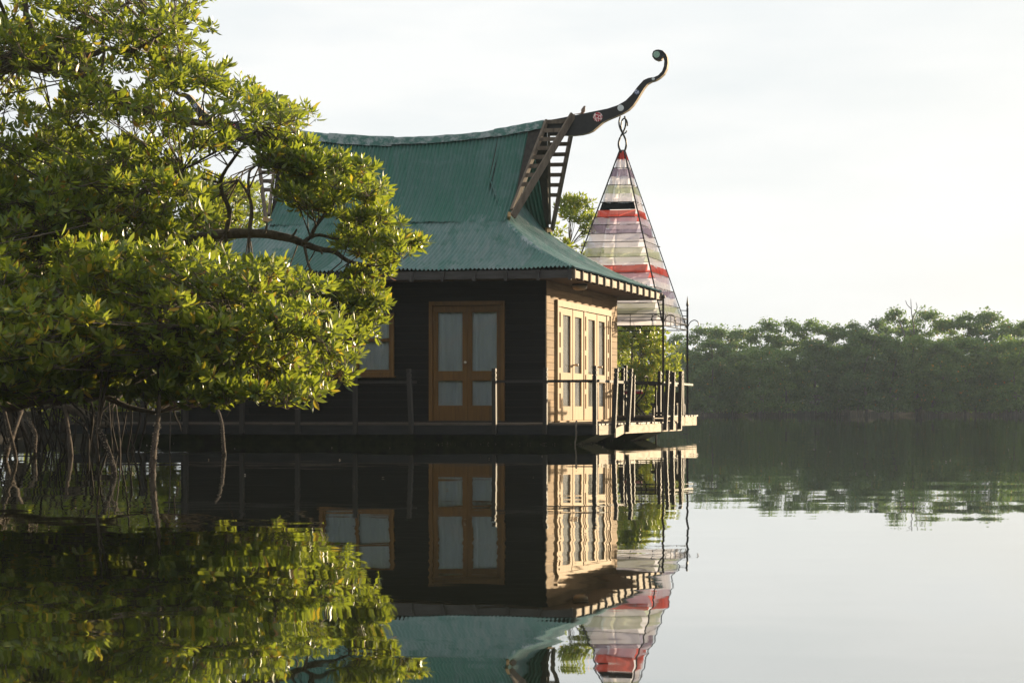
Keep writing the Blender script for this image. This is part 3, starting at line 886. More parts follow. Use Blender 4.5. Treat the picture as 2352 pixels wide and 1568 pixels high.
# ---- gable: back wall, slatted prow triangles, horn
def gable_wall(uw, sgn):
    vs = [H(uw, GF + 0.12, ZG - 0.1), H(uw, GB - 0.12, ZG - 0.1), H(uw, MV + 0.04, zridge(uw) - 0.12), H(uw, MV - 0.04, zridge(uw) - 0.12)]
    vs2 = [(p[0] - 0.05 * sgn, p[1], p[2]) for p in vs]
    return obj('gable_wall', vs + vs2, [(0, 1, 2, 3), (7, 6, 5, 4), (0, 4, 5, 1), (1, 5, 6, 2), (2, 6, 7, 3), (3, 7, 4, 0)], M['dark_wood'], lodge)
def beam3(name, p, q, w_, h_, mat, parent):
    """a sawn timber between two (u,v,z) points"""
    a, b = np.array(H(*p)), np.array(H(*q))
    d = (b - a) / np.linalg.norm(b - a)
    up = np.array([0, 0, 1.0]) if abs(d[2]) < 0.95 else np.array([1.0, 0, 0])
    s = np.cross(d, up); s /= np.linalg.norm(s); t = np.cross(s, d)
    vs = []
    for c in (a, b):
        for (i, j) in ((-1, -1), (1, -1), (1, 1), (-1, 1)):
            vs.append(c + s * i * w_ / 2 + t * j * h_ / 2)
    return obj(name, vs, [(3, 2, 1, 0), (4, 5, 6, 7), (0, 1, 5, 4), (1, 2, 6, 5), (2, 3, 7, 6), (3, 0, 4, 7)], M[mat], parent)
for end in (1, -1):
    E = lambda u: u if end > 0 else 2 * MU - u
    gw = gable_wall(E(-1.62), end)
    for k in range(9):          # vertical boards of the gable
        t0 = GF + 0.14 + (GB - GF - 0.28) * k / 9; t1 = GF + 0.14 + (GB - GF - 0.28) * (k + 1) / 9
        zt_ = lambda v: ZG + (zridge(-1.2) - 0.15 - ZG) * (1 - abs(v - MV) / (MV - GF - 0.1))
        uo = E(-1.595)
        vs = [H(E(-1.615), t0 + .004, ZG - .08), H(uo, t0 + .004, ZG - .08), H(uo, t1 - .004, ZG - .08), H(E(-1.615), t1 - .004, ZG - .08),
              H(E(-1.615), t0 + .004, max(ZG, zt_(t0))), H(uo, t0 + .004, max(ZG, zt_(t0))), H(uo, t1 - .004, max(ZG, zt_(t1))), H(E(-1.615), t1 - .004, max(ZG, zt_(t1)))]
        obj('gable_board', vs, BOXF, M['near_black_wood'], gw)
    for side in (1, -1):
        SV = lambda v: v if side > 0 else 2 * MV - v
        zr = zridge(-0.5)
        # roof edge foot B, inner top, outer top
        Bf = (E(-1.03), SV(GF + 0.03), ZG + 0.13)
        Bi = (E(-0.72), SV(MV - 0.06), zridge(-0.72) + 0.03)
        Bo = (E(-0.22), SV(MV - 0.06), zridge(-0.22) + 0.02)
        beam3('inner_rafter', Bf, Bi, 0.05, 0.085, 'lattice_wood', lodge)
        Bq = (E(-1.0), SV(GF - 0.02), ZG + 0.02)
        beam3('barge_board', Bq, Bo, 0.045, 0.13, 'lattice_wood', lodge)
        for k in range(8):
            t = 0.30 + 0.66 * k / 7.0
            a = [Bf[i] + (Bi[i] - Bf[i]) * t for i in range(3)]
            b = [Bq[i] + (Bo[i] - Bq[i]) * t for i in range(3)]
            a[2] = b[2] = (a[2] + b[2]) / 2
            f = lambda z: SV(GF + (z - ZG) / (zr - ZG) * (MV - GF))
            beam3('slat', (a[0], a[1], a[2]), (b[0], b[1], b[2]), 0.022, 0.075, 'lattice_wood', lodge)
        # rough sheathing between tin edge and rafter
        vs = [H(E(-1.07), SV(GF + 0.12), ZG + 0.05), H(E(-1.02), SV(GF + 0.12), ZG + 0.05), H(E(-0.74), SV(MV - 0.03), zridge(-0.74) - 0.03), H(E(-1.07), SV(MV - 0.03), zridge(-1.07) - 0.03)]
        vs2 = [(p[0] + 0.02 * EV[0] * side, p[1] + 0.02 * EV[1] * side, p[2]) for p in vs]
        obj('sheathing', vs + vs2, [(0, 1, 2, 3), (7, 6, 5, 4), (0, 4, 5, 1), (1, 5, 6, 2), (2, 6, 7, 3), (3, 7, 4, 0)], M['dark_wood'], lodge)
        beam3('corner_bracket', (E(-1.10), SV(GF + 0.05), ZG + 0.0), (E(-1.02), SV(GF - 0.16), ZG + 0.04), 0.05, 0.09, 'side_wood', lodge)
    beam3('gable_post', (E(-1.55), MV + 0.95, ZG - 0.25), (E(-1.55), MV + 0.60, ZG + 1.0), 0.04, 0.05, 'side_wood', lodge)

def horn_pt(cx, cy):
    px, py = 1148.4 + cx * 0.2930, 86.1 + cy * 0.2930
    u = u_at(px, MV)
    D = OY + u * EU[1] + MV * EV[1]
    return u, HC + (HY - py) / FOC * D
top = [(345, 660), (470, 638), (600, 613), (720, 588), (850, 562), (930, 535), (990, 500), (1040, 450), (1085, 390), (1130, 340), (1170, 322), (1215, 315), (1245, 302), (1275, 270), (1290, 230), (1293, 190), (1285, 160), (1278, 158)]
rest = [(1268, 180), (1240, 188), (1215, 178), (1200, 158), (1198, 135), (1208, 112), (1228, 102), (1250, 100), (1280, 108), (1305, 135), (1317, 165), (1320, 205), (1312, 250), (1292, 290), (1260, 320), (1225, 342), (1190, 352), (1160, 370), (1135, 400), (1110, 440), (1080, 490), (1050, 535), (1015, 570), (970, 597), (920, 620), (860, 645), (810, 670), (770, 705), (735, 735), (700, 752), (650, 765), (580, 773), (480, 770), (400, 770)]
def dense(pts):
    o = []
    for a, b in zip(pts, pts[1:]):
        o.append(a); o.append(((a[0] + b[0]) / 2, (a[1] + b[1]) / 2))
    return o + [pts[-1]]
def horn(end):
    poly = [horn_pt(*p) for p in top + rest]
    E = lambda u: u if end > 0 else 2 * MU - u
    from mathutils.geometry import tessellate_polygon
    hv = 0.055
    n = len(poly)
    tri = tessellate_polygon([[Vector((u, z, 0)) for (u, z) in poly]])
    vs = [H(E(u), MV - hv, z) for (u, z) in poly] + [H(E(u), MV + hv, z) for (u, z) in poly]
    fs = [tuple(t) for t in tri] + [tuple(i + n for i in t)[::-1] for t in tri]
    nf = len(fs)
    fs += [(i, (i + 1) % n, (i + 1) % n + n, i + n) for i in range(n)]
    me = bpy.data.meshes.new('horn'); me.from_pydata(vs, [], fs); me.update()
    for f in me.polygons:
        f.material_index = 1 if f.index >= nf else 0
    me.materials.append(M['black_paint']); me.materials.append(M['cut_edge'])
    c = Vector(H(E(-0.1), MV, 6.1))
    me.transform(__import__('mathutils').Matrix.Translation(-c))
    o = bpy.data.objects.new('horn', me); col.objects.link(o)
    o.location = c - wloc(lodge); o.parent = lodge; WL[o.name] = c
    for (cx, cy, r, mt) in ((773, 628, 37, 'mosaic_red'), (952, 558, 25, 'disc_white'), (1079, 434, 19, 'mosaic_blue'), (1207, 330, 12, 'disc_white'), (1233, 140, 26, 'mosaic_green')):
        u0, z0 = horn_pt(cx, cy); rr = r * 0.2930 / FOC * 32.2
        for sgn in ((-1, 1)):
            rings = []
            for (k, t) in ((1.0, 0.0), (1.0, 0.006), (0.9, 0.009)):
                rings.append([H(E(u0) + rr * k * math.cos(0.349 * j), MV + sgn * (hv + 0.001 + t), z0 + rr * k * math.sin(0.349 * j)) for j in range(18)])
            obj('disc', *loft_rings(rings), M[mt], o)
horn(1)
horn(-1)

# ------------------------------------------------------------------ fabric pyramid pavilion on the back deck
PU0, PU1, PV0, PV1 = -1.55, 0.72, 5.72, 7.98
PCU, PCV, PHW = (PU0 + PU1) / 2, (PV0 + PV1) / 2, 1.135
ZA, ZP = 6.11, 2.31
pav = thing('fabric_pavilion', H(PCU, PCV, BZ), 'iron framed pyramid pavilion hung with striped cloth bands behind the lodge', 'pavilion')
def hw_at(z): return 0.045 + (PHW - 0.045) * (ZA - z) / (ZA - ZP)
def face_pt(side, t, z, out=0.0):
    h = hw_at(z) + out
    a = -h + 2 * h * t
    if side == 0: return (PCU + a, PCV - h, z)
    if side == 1: return (PCU + h, PCV + a, z)
    if side == 2: return (PCU - a, PCV + h, z)
    return (PCU - h, PCV - a, z)
def y_to_z(y):
    D = 36.46 - 1.1 * (y - 345) / 400
    return HC + (HY - y) / FOC * D
for (su, sv) in ((-1, -1), (1, -1), (1, 1), (-1, 1)):
    bar('edge_pole', H(PCU + su * PHW, PCV + sv * PHW, ZP), H(PCU + su * 0.045, PCV + sv * 0.045, ZA), 0.015, M['iron'], pav)
    ptop = 2.86 if sv < 0 else 2.80
    bar('post', H(PCU + su * PHW, PCV + sv * PHW, BZ), H(PCU + su * PHW, PCV + sv * PHW, ptop), 0.024, M['iron'], pav, 6)
    # finial: ball on the near posts, spear on the far ones
    c = H(PCU + su * PHW, PCV + sv * PHW, ptop)
    if sv < 0:
        prof = [(0.0, 0.01), (0.015, 0.035), (0.045, 0.05), (0.075, 0.035), (0.09, 0.008)]
    else:
        prof = [(0.0, 0.012), (0.03, 0.02), (0.06, 0.03), (0.14, 0.018), (0.26, 0.002)]
    obj('finial', *loft_rings([[(c[0] + r * math.cos(0.785 * k), c[1] + r * math.sin(0.785 * k), c[2] + t) for k in range(8)] for (t, r) in prof]), M['iron'], pav, True)
    for z in (2.48, 2.62, 2.74):
        h = hw_at(z)
        bar('rung', H(PCU + su * h, PCV + sv * h, z), H(PCU + su * PHW, PCV + sv * PHW, z), 0.009, M['iron'], pav)
    for dd in (-1, 1):
        pts = [(0, 0, 2.34), (0.05, 0, 2.47), (0.14, 0, 2.53), (0.22, 0, 2.50), (0.245, 0, 2.43), (0.22, 0, 2.40)]
        ax = (dd, 0)
        tube('scroll', [H(PCU + su * PHW + dd * a, PCV + sv * PHW, z) for (a, _, z) in pts], 0.009, 0.012, M['iron'], pav, 5, n=4)
for side in range(4):
    for z in (2.31, 2.42, 2.445, 2.55):
        if z == 2.445: continue
        p, q = face_pt(side, 0, ZP), face_pt(side, 1, ZP)
        bar('frame_rail', H(p[0], p[1], z), H(q[0], q[1], z), 0.011, M['iron'], pav)
    for t in (0.0, 0.2, 0.4, 0.6, 0.8):
        p = face_pt(side, t + 0.1, ZP)
        bar('baluster', H(p[0], p[1], 2.31), H(p[0], p[1], 2.55), 0.008, M['iron'], pav)
# bands of cloth: (top y, bottom y, colour) read down the near face
K = 0.2782
bands = [(45, 118, 'red'), (118, 188, 'white'), (190, 258, 'purple'), (258, 328, 'white'), (330, 397, 'green'), (398, 470, 'white'), (471, 532, 'black'),
         (535, 593, 'red'), (593, 656, 'lilac'), (657, 728, 'purple'), (730, 843, 'white'), (846, 920, 'green'), (922, 984, 'white'), (986, 1050, 'red'),
         (1052, 1110, 'lilac'), (1112, 1170, 'white'), (1172, 1230, 'purple'), (1232, 1300, 'white'), (1303, 1376, 'green'), (1360, 1450, 'white')]
for bi, (ya, yb, cn) in enumerate(bands):
    z1, z0 = y_to_z(333 + ya * K), y_to_z(333 + yb * K)
    for side in range(4):
        if cn == 'black' and side in (1, 2): cn2 = 'white'
        else: cn2 = cn
        nx, nz = 22, 5
        vs, fs = [], []
        ph1, ph2 = random.uniform(0, 6), random.uniform(0, 6)
        tight = 1.0 if cn == 'black' else 0.0
        ins = random.uniform(0.01, 0.03) if not tight else 0.012
        droop = random.uniform(0.0, 0.05) * (1 - tight)
        slip = random.uniform(-0.03, 0.10) * (1 - tight) * (1 if bi > 6 else 0.4)
        for j in range(nz + 1):
            q = j / nz
            for i in range(nx + 1):
                t = i / nx
                z = z1 + (z0 - z1) * q - droop * math.sin(math.pi * t) * (0.3 + 0.7 * q) + 0.010 * q * math.sin(t * 9 + ph1) * (1 - tight)
                zc = max(min(z, ZA - 0.02), ZP - 0.2)
                gap = ins + 0.8 * (1 - hw_at(z1) / max(hw_at(zc), 1e-3)) / 2 * (1 - tight)
                tt = gap + slip * q * (1 - t) + (1 - 2 * gap - slip * q * 0.4) * t
                fold = (0.020 * math.sin(t * (14 if side % 2 == 0 else 34) + ph2 + q * 1.2) + 0.018 * math.sin(t * 5 + ph1)) * (0.25 + q) * (1 - tight)
                p = face_pt(side, tt, zc, -0.012 - (0.06 * q * (z1 - z0) if not tight else 0.02) + fold)
                vs.append(H(*p))
        for j in range(nz):
            for i in range(nx):
                k = j * (nx + 1) + i
                fs.append((k, k + 1, k + nx + 2, k + nx + 1))
        obj('cloth_band', vs, fs, CL[cn2], pav, True)
        if bi % 2 == 0 or bi in (9, 10):
            p, q = face_pt(side, 0, z1), face_pt(side, 1, z1)
            bar('cross_bar', H(*p), H(*q), 0.007, M['iron'], pav)
zb_ = y_to_z(333 + 800 * K)
for side in range(4):
    bar('cross_bar', H(*face_pt(side, 0, zb_, 0.03)), H(*face_pt(side, 1, zb_, 0.03)), 0.009, M['iron'], pav)
# loose swag of gauze at the foot of the near face
vs, fs = [], []
for j in range(6):
    for i in range(25):
        t = i / 24
        z = 2.50 - 0.17 * (j / 5) * math.sin(math.pi * min(1, t * 1.4)) * (0.4 + 0.6 * math.sin(2.3 * t + 0.4)) - 0.03 * j / 5
        vs.append(H(PCU - PHW + 0.1 + t * 2 * PHW * 0.9, PCV - PHW - 0.02 - 0.03 * math.sin(t * 11 + j * 0.5), z))
for j in range(5):
    for i in range(24):
        k = j * 25 + i; fs.append((k, k + 1, k + 26, k + 25))
obj('gauze_swag', vs, fs, CL['white'], pav, True)
# twisted iron finial on the apex
for dd in (1, -1):
    pts = []
    for k in range(13):
        t = k / 12
        pts.append(H(PCU + dd * 0.085 * math.sin(math.pi * t * 1.7 + 0.15) * (1 - 0.25 * t), PCV + 0.04 * dd * math.cos(5 * t), ZA - 0.05 + t * 0.78))
    tube('apex_scroll', pts, 0.024, 0.018, M['iron'], pav, 5, n=2)
pts = [H(PCU + 0.04 + 0.07 * math.cos(a), PCV, ZA + 0.52 + 0.16 * math.sin(a)) for a in np.linspace(0, 5.6, 14)]
tube('apex_scroll', pts, 0.018, 0.016, M['iron'], pav, 5, n=2)

# ------------------------------------------------------------------ furniture on the back deck
tb = thing('deck_table', H(0.12, 6.25, BZ), 'dark narrow table behind the railing under the fabric pavilion', 'table')
hbox('table_top', -0.30, 0.55, 5.95, 6.55, BZ + 0.64, BZ + 0.68, M['post_wood'], tb)
for (uu, vv) in ((-0.25, 6.0), (0.50, 6.0), (-0.25, 6.5), (0.50, 6.5)):
    hbox('leg', uu - 0.016, uu + 0.016, vv - 0.016, vv + 0.016, BZ, BZ + 0.639, M['dark_wood'], tb)
ch = thing('folding_chair', H(0.0, 5.5, BZ), 'dark folding chair with red and cream seat cushion beside the lodge wall', 'chair')
cu, cv = 0.12, 5.62
def pill(u0, u1, v0, v1, z0, z1):
    rings = []
    for (k, z) in ((0.9, z0), (1.0, z0 + (z1 - z0) * .3), (1.0, z0 + (z1 - z0) * .7), (0.9, z1)):
        r = []
        for a in range(16):
            th = 6.2832 * a / 16
            c, s = math.cos(th), math.sin(th)
            sq = max(abs(c), abs(s)) ** 0.75
            r.append(H((u0 + u1) / 2 + (u1 - u0) / 2 * k * c / sq * .93, (v0 + v1) / 2 + (v1 - v0) / 2 * k * s / sq * .93, z))
        rings.append(r)
    return loft_rings(rings)
obj('seat_cushion', *pill(cu - 0.22, cu + 0.20, cv - 0.2, cv + 0.2, BZ + 0.44, BZ + 0.485), M['cushion_red'], ch, True)
obj('seat_pad', *pill(cu - 0.21, cu + 0.19, cv - 0.19, cv + 0.19, BZ + 0.487, BZ + 0.53), M['cushion_cream'], ch, True)
for vv in (cv - 0.17, cv + 0.17):
    beam3('leg', (cu - 0.18, vv, BZ + 0.01), (cu + 0.20, vv, BZ + 0.44), 0.022, 0.03, 'dark_wood', ch)
    beam3('leg', (cu + 0.20, vv + 0.03, BZ + 0.01), (cu - 0.18, vv + 0.03, BZ + 0.44), 0.022, 0.03, 'dark_wood', ch)
beam3('stretcher', (cu - 0.1, cv - 0.18, BZ + 0.1), (cu - 0.1, cv + 0.18, BZ + 0.1), 0.02, 0.025, 'dark_wood', ch)
tube('backrest', [H(cu + 0.19, cv - 0.18, BZ + 0.44), H(cu + 0.26, cv - 0.18, BZ + 0.72), H(cu + 0.27, cv - 0.1, BZ + 0.80), H(cu + 0.27, cv + 0.1, BZ + 0.80), H(cu + 0.26, cv + 0.18, BZ + 0.72), H(cu + 0.19, cv + 0.18, BZ + 0.44)], 0.012, 0.012, M['dark_wood'], ch, 6, n=4)
bn = thing('low_bench', H(0.4, 7.3, BZ), 'low dark bench at the right end of the back deck', 'bench')
hbox('seat', 0.10, 0.66, 7.2, 7.6, BZ + 0.22, BZ + 0.26, M['dark_wood'], bn)
for uu in (0.13, 0.60):
    hbox('leg', uu - 0.0, uu + 0.04, 7.22, 7.58, BZ, BZ + 0.219, M['dark_wood'], bn)
hbox('backboard', 0.10, 0.66, 7.57, 7.6, BZ + 0.261, BZ + 0.5, M['dark_wood'], bn)
c = H(0.74, 7.45, BZ)
tag(obj('bolster', *loft_rings([[(c[0] + r * math.cos(0.5236 * k), c[1] + r * math.sin(0.5236 * k), c[2] + z) for k in range(12)] for (z, r) in ((0.0, 0.03), (0.012, 0.05), (0.1, 0.056), (0.2, 0.053), (0.24, 0.045), (0.25, 0.02))]), M['cushion_cream'], None, True),
    'upright cream rolled cushion beside the low bench', 'cushion')
cr = thing('small_crate', H(1.25, 2.95, DZ), 'small dark slatted crate on the right deck edge between posts', 'crate')
for z in (0.012, 0.075, 0.138):
    panel('slat_ring', 'front', 1.20, 1.36, DZ + z, DZ + z + 0.045, [], 2.95, 2.962, M['dark_wood'], cr)
    panel('slat_ring', 'front', 1.20, 1.36, DZ + z, DZ + z + 0.045, [], 3.10, 3.112, M['dark_wood'], cr)
    panel('slat_ring', 'right', 2.963, 3.099, DZ + z, DZ + z + 0.045, [], 1.348, 1.36, M['dark_wood'], cr)
    panel('slat_ring', 'right', 2.963, 3.099, DZ + z, DZ + z + 0.045, [], 1.20, 1.212, M['dark_wood'], cr)
hbox('crate_floor', 1.213, 1.347, 2.963, 3.099, DZ + 0.006, DZ + 0.016, M['dark_wood'], cr)
# ropes
tag(tube('mooring_rope', [H(1.02, -1.72, DZ + 0.01), H(1.06, -1.84, DZ + 0.04), H(1.07, -1.90, DZ - 0.02), H(1.075, -1.91, 0.15), H(1.06, -1.92, 0.02), H(1.10, -1.95, -0.1)], 0.016, 0.012, M['rope'], None, 6, 0.25, 6),
    'frayed mooring rope hanging from the front deck corner into the water', 'rope')
tag(tube('rope_coil', [H(1.36 + 0.05 * math.cos(a), 3.55 + 0.12 * math.sin(a), DZ + 0.02 + 0.004 * a) for a in np.linspace(0, 15, 40)] + [H(1.47, 3.62, DZ - 0.02), H(1.475, 3.63, 0.2)], 0.010, 0.010, M['rope'], None, 5, 0.1, 2),
    'small rope coil spilling over the right edge of the deck', 'rope')
tag(tube('mooring_stake', [PX(1507, 1030, 33.4), PX(1507, 985, 33.5)], 0.018, 0.016, M['root_bark'], None, 7, 0.1, 3), 'thin mooring stake standing in the water below the right deck edge', 'stake')

# ------------------------------------------------------------------ birds
def bird_on_horn():
    u0, z0 = horn_pt(655, 603)
    b = thing('dove', H(u0, MV, z0), 'small brown dove perched on the black roof horn', 'bird')
    bx = Vector(H(u0, MV, z0)); eu = Vector((EU[0], EU[1], 0)); ey = Vector((EV[0], EV[1], 0)); ez = Vector((0, 0, 1))
    spine = [(-0.20, 0.004, .010, .004), (-0.13, 0.010, .015, .006), (-0.06, 0.016, .018, .010), (-0.030, 0.028, .028, .022), (-0.014, 0.050, .040, .036), (-0.006, 0.078, .042, .040), (0.002, 0.105, .033, .033), (0.010, 0.124, .022, .023), (0.016, 0.138, .021, .022), (0.024, 0.148, .017, .016), (0.036, 0.150, .006, .005), (0.050, 0.146, .0015, .0015)]
    rings = []
    for i, (a, z, rw_, rh) in enumerate(spine):
        p0, p1 = spine[max(i - 1, 0)], spine[min(i + 1, len(spine) - 1)]
        d = Vector((p1[0] - p0[0], p1[1] - p0[1])).normalized(); nrm = (-d[1], d[0])
        rings.append([tuple(bx + eu * (a + nrm[0] * rh * math.sin(k * .6283)) + ez * (z + nrm[1] * rh * math.sin(k * .6283)) + ey * (rw_ * math.cos(k * .6283))) for k in range(10)])
    obj('body', *loft_rings(rings), M['feather'], b, True)
    for s in (-1, 1):
        tube('leg', [bx + eu * -0.012 + ey * 0.014 * s + ez * 0.03, bx + eu * -0.006 + ey * 0.014 * s + ez * 0.02, bx + eu * 0.004 + ey * 0.014 * s + ez * 0.001], 0.004, 0.003, M['cushion_red'], b, 5, n=2)
        e = bx + eu * 0.022 + ey * 0.018 * s + ez * 0.146
        obj('eye', *loft_rings([[tuple(e + eu * (r * math.cos(k * 1.047)) + ez * (r * math.sin(k * 1.047)) + ey * (s * t)) for k in range(6)] for (r, t) in ((0.004, 0), (0.003, 0.003), (0.001, 0.004))]), M['black_paint'], b, True)
bird_on_horn()
def bird_in_tree():
    base = PX(172, 131, 19.0)
    b = thing('dark_bird', base, 'dark brown bird sitting with its back turned on a mangrove branch', 'bird')
    prof = [(-0.045, .014, .008, 0.03), (-0.02, .018, .010, 0.02), (0.01, .030, .025, 0.0), (0.04, .040, .038, -0.008), (0.075, .043, .043, -0.012), (0.10, .036, .037, -0.012), (0.122, .027, .029, -0.014), (0.14, .026, .028, -0.018), (0.152, .018, .02, -0.022), (0.158, .006, .007, -0.026)]
    rings = [[(base[0] + rx * math.cos(k * .6283) + 0.012 * (z > .11), base[1] + dy * -1 + ry * math.sin(k * .6283), base[2] + z) for k in range(10)] for (z, rx, ry, dy) in prof]
    obj('body', *loft_rings(rings), M['feather_dark'], b, True)
    tube('beak', [(base[0] + 0.012, base[1] + 0.045, base[2] + 0.142), (base[0] + 0.014, base[1] + 0.062, base[2] + 0.138)], 0.006, 0.001, M['black_paint'], b, 5, n=2)
bird_in_tree()

# ------------------------------------------------------------------ leaves
def leaf_tri(length, width, fold, curl):
    """elliptic leaf along +Y, base at the origin, folded along the midrib"""
    ys = [0.0, 0.30, 0.66, 1.0]; ws = [0.0, 0.42, 0.46, 0.0]
    def zc(t): return -curl * t * t * length
    v = [(0, 0, 0), (-ws[1] * width, ys[1] * length, fold * width + zc(.3)), (0, ys[1] * length, zc(.3)), (ws[1] * width, ys[1] * length, fold * width + zc(.3)),
         (-ws[2] * width, ys[2] * length, fold * width + zc(.66)), (0, ys[2] * length, zc(.66)), (ws[2] * width, ys[2] * length, fold * width + zc(.66)), (0, length, zc(1.0))]
    f = [(0, 2, 1), (0, 3, 2), (1, 2, 5), (1, 5, 4), (2, 3, 6), (2, 6, 5), (4, 5, 7), (5, 6, 7)]
    return np.array(v), np.array(f)
def leaf_simple(length, width, fold, curl):
    v = [(0, 0, 0), (-0.5 * width, 0.5 * length, fold * width), (0, length, -curl * length), (0.5 * width, 0.5 * length, fold * width)]
    return np.array(v), np.array([(0, 2, 1), (0, 3, 2)])
def rot_to(d, spin):
    d = d / np.linalg.norm(d)
    a = np.cross(d, [0.3, 0.2, 0.93]); 
    if np.linalg.norm(a) < 1e-3: a = np.array([1.0, 0, 0])
    a /= np.linalg.norm(a); b = np.cross(a, d)
    c, s = math.cos(spin), math.sin(spin)
    return np.stack([a * c + b * s, -a * s + b * c, d], 1)
def rosette(n, L, simple=False, spread=(18, 88)):
    V, F, o = [], [], 0
    for k in range(n):
        az = k * 2.4 + rng.uniform(-0.35, 0.35)
        t = (k + 0.5) / n
        el = R(spread[1] + (spread[0] - spread[1]) * (1 - t) + rng.uniform(-12, 12))     # angle away from the axis
        if rng.random() < 0.10: el = R(rng.uniform(100, 140))
        ln = L * rng.uniform(0.6, 1.22); w_ = ln * rng.uniform(0.32, 0.44)
        v, f = (leaf_simple if simple else leaf_tri)(ln, w_, rng.uniform(0.05, 0.28), rng.uniform(-0.05, 0.22))
        d = np.array([math.sin(el) * math.cos(az), math.sin(el) * math.sin(az), math.cos(el)])
        side = np.array([-math.sin(az), math.cos(az), 0.0]); roll = rng.uniform(-0.5, 0.5)
        up = np.cross(side, d)
        side, up = side * math.cos(roll) + up * math.sin(roll), -side * math.sin(roll) + up * math.cos(roll)
        Rm = np.stack([side, d, up], 1)
        v = v @ Rm.T + d * 0.012 + np.array([0, 0, -0.02 * (k / n) + 0.0])
        V.append(v); F.append(f + o); o += len(v)
    return np.concatenate(V), np.concatenate(F)
ROS = [rosette(int(rng.integers(7, 11)), 0.108) for _ in range(14)]
ROS_S = [rosette(int(rng.integers(6, 9)), 0.150, True) for _ in range(10)]

def bake(rosettes, pts, dirs, scales):
    V, F, o = [], [], 0
    for p, d, s in zip(pts, dirs, scales):
        v, f = rosettes[rng.integers(len(rosettes))]
        Rm = rot_to(d, rng.uniform(0, 6.28))
        V.append(v @ Rm.T * s + p); F.append(f + o); o += len(v)
    return np.concatenate(V), np.concatenate(F)
def twigs_mesh(pairs, r0, r1):
    V, F, o = [], [], 0
    for (a, b) in pairs:
        a, b = np.array(a), np.array(b)
        m_ = (a + b) / 2 + rng.normal(0, 0.05, 3) * np.linalg.norm(b - a)
        d = b - a; ln = np.linalg.norm(d) + 1e-9; d /= ln
        s = np.cross(d, [0.2, 0.3, 0.9]); s /= np.linalg.norm(s) + 1e-9; t = np.cross(d, s)
        ring_ = [s, -0.5 * s + 0.87 * t, -0.5 * s - 0.87 * t]
        for c, r in ((a, r0), (m_, (r0 + r1) / 2), (b, r1)):
            for q in ring_: V.append(c + q * r)
        for i in range(2):
            for k in range(3):
                k2 = (k + 1) % 3
                F.append((o + i * 3 + k, o + i * 3 + k2, o + i * 3 + 3 + k2)); F.append((o + i * 3 + k, o + i * 3 + 3 + k2, o + i * 3 + 3 + k))
        o += 9
    return np.array(V), np.array(F)
def in_poly(x, y, poly):
    ins = False; n = len(poly); j = n - 1
    for i in range(n):
        xi, yi = poly[i]; xj, yj = poly[j]
        if (yi > y) != (yj > y) and x < (xj - xi) * (y - yi) / (yj - yi) + xi: ins = not ins
        j = i
    return ins
ROS_ME = []
for v_, f_ in ROS:
    o_ = obj('leaf_cluster', v_, f_, M['leaf'], recenter=False)
    ROS_ME.append(o_.data); bpy.data.objects.remove(o_)

def grow(tree, limbs, clump_spec, roset=14, near=300, leafmat='leaf', twig_r=0.007, lean=(0.35, -0.15, 1.0), scale=1.0, link_from=None):
    """clumps of leaf rosettes carried by twigs that reach back to the limbs"""
    samples = np.array([p for lm in limbs for p in smooth_path(lm, 6)])
    RP, RD, RS, tw, br = [], [], [], [], []
    for (c, r) in clump_spec:
        c = np.array(c)
        d2 = ((samples - c) ** 2).sum(1); a = samples[d2.argmin()]
        foot = c + np.array([0, 0, -0.25 * r])
        if np.linalg.norm(a - foot) > 0.05: br.append((a, foot))
        k = max(3, int(rng.poisson(roset)))
        for _ in range(k):
            q = rng.normal(0, 1, 3); q /= np.linalg.norm(q)
            if q[2] < -0.35: q[2] *= -0.6
            rad = r * rng.uniform(0.45, 1.05)
            p = c + q * rad * np.array([1.05, 1.05, 0.72])
            d = q * 0.9 + np.array(lean) + rng.normal(0, 0.28, 3)
            RP.append(p); RD.append(d); RS.append(rng.uniform(0.8, 1.2) * scale)
            tw.append((foot + (p - foot) * rng.uniform(0.0, 0.3), p))
    RP = np.array(RP)
    order = np.argsort(RP[:, 1])          # nearest to the camera first
    inview = []
    rest_ = []
    for i in order:
        p = RP[i]; px = CX + p[0] / p[1] * FOC; py = HY - (p[2] - HC) / p[1] * FOC
        if len(inview) < near and 0 < px < 2352 and 0 < py < 1568: inview.append(i)
        else: rest_.append(i)
    for i in inview:
        Rm = rot_to(RD[i], rng.uniform(0, 6.28))
        mm = __import__('mathutils').Matrix(Rm.tolist()).to_euler()
        instance('leaf_cluster', ROS_ME[rng.integers(len(ROS_ME))], tree, RP[i], mm, RS[i])
    v_, f_ = bake(ROS, RP[rest_], [RD[i] for i in rest_], [RS[i] for i in rest_])
    tag(obj('foliage', v_, f_, M[leafmat], tree), kind='stuff')
    v_, f_ = twigs_mesh(tw, 0.0042, 0.0028)
    tag(obj('twigs', v_, f_, M['bark'], tree), kind='stuff')
    v_, f_ = twigs_mesh(br, twig_r * 1.5, twig_r * 0.8)
    tag(obj('branchlets', v_, f_, M['bark'], tree), kind='stuff')

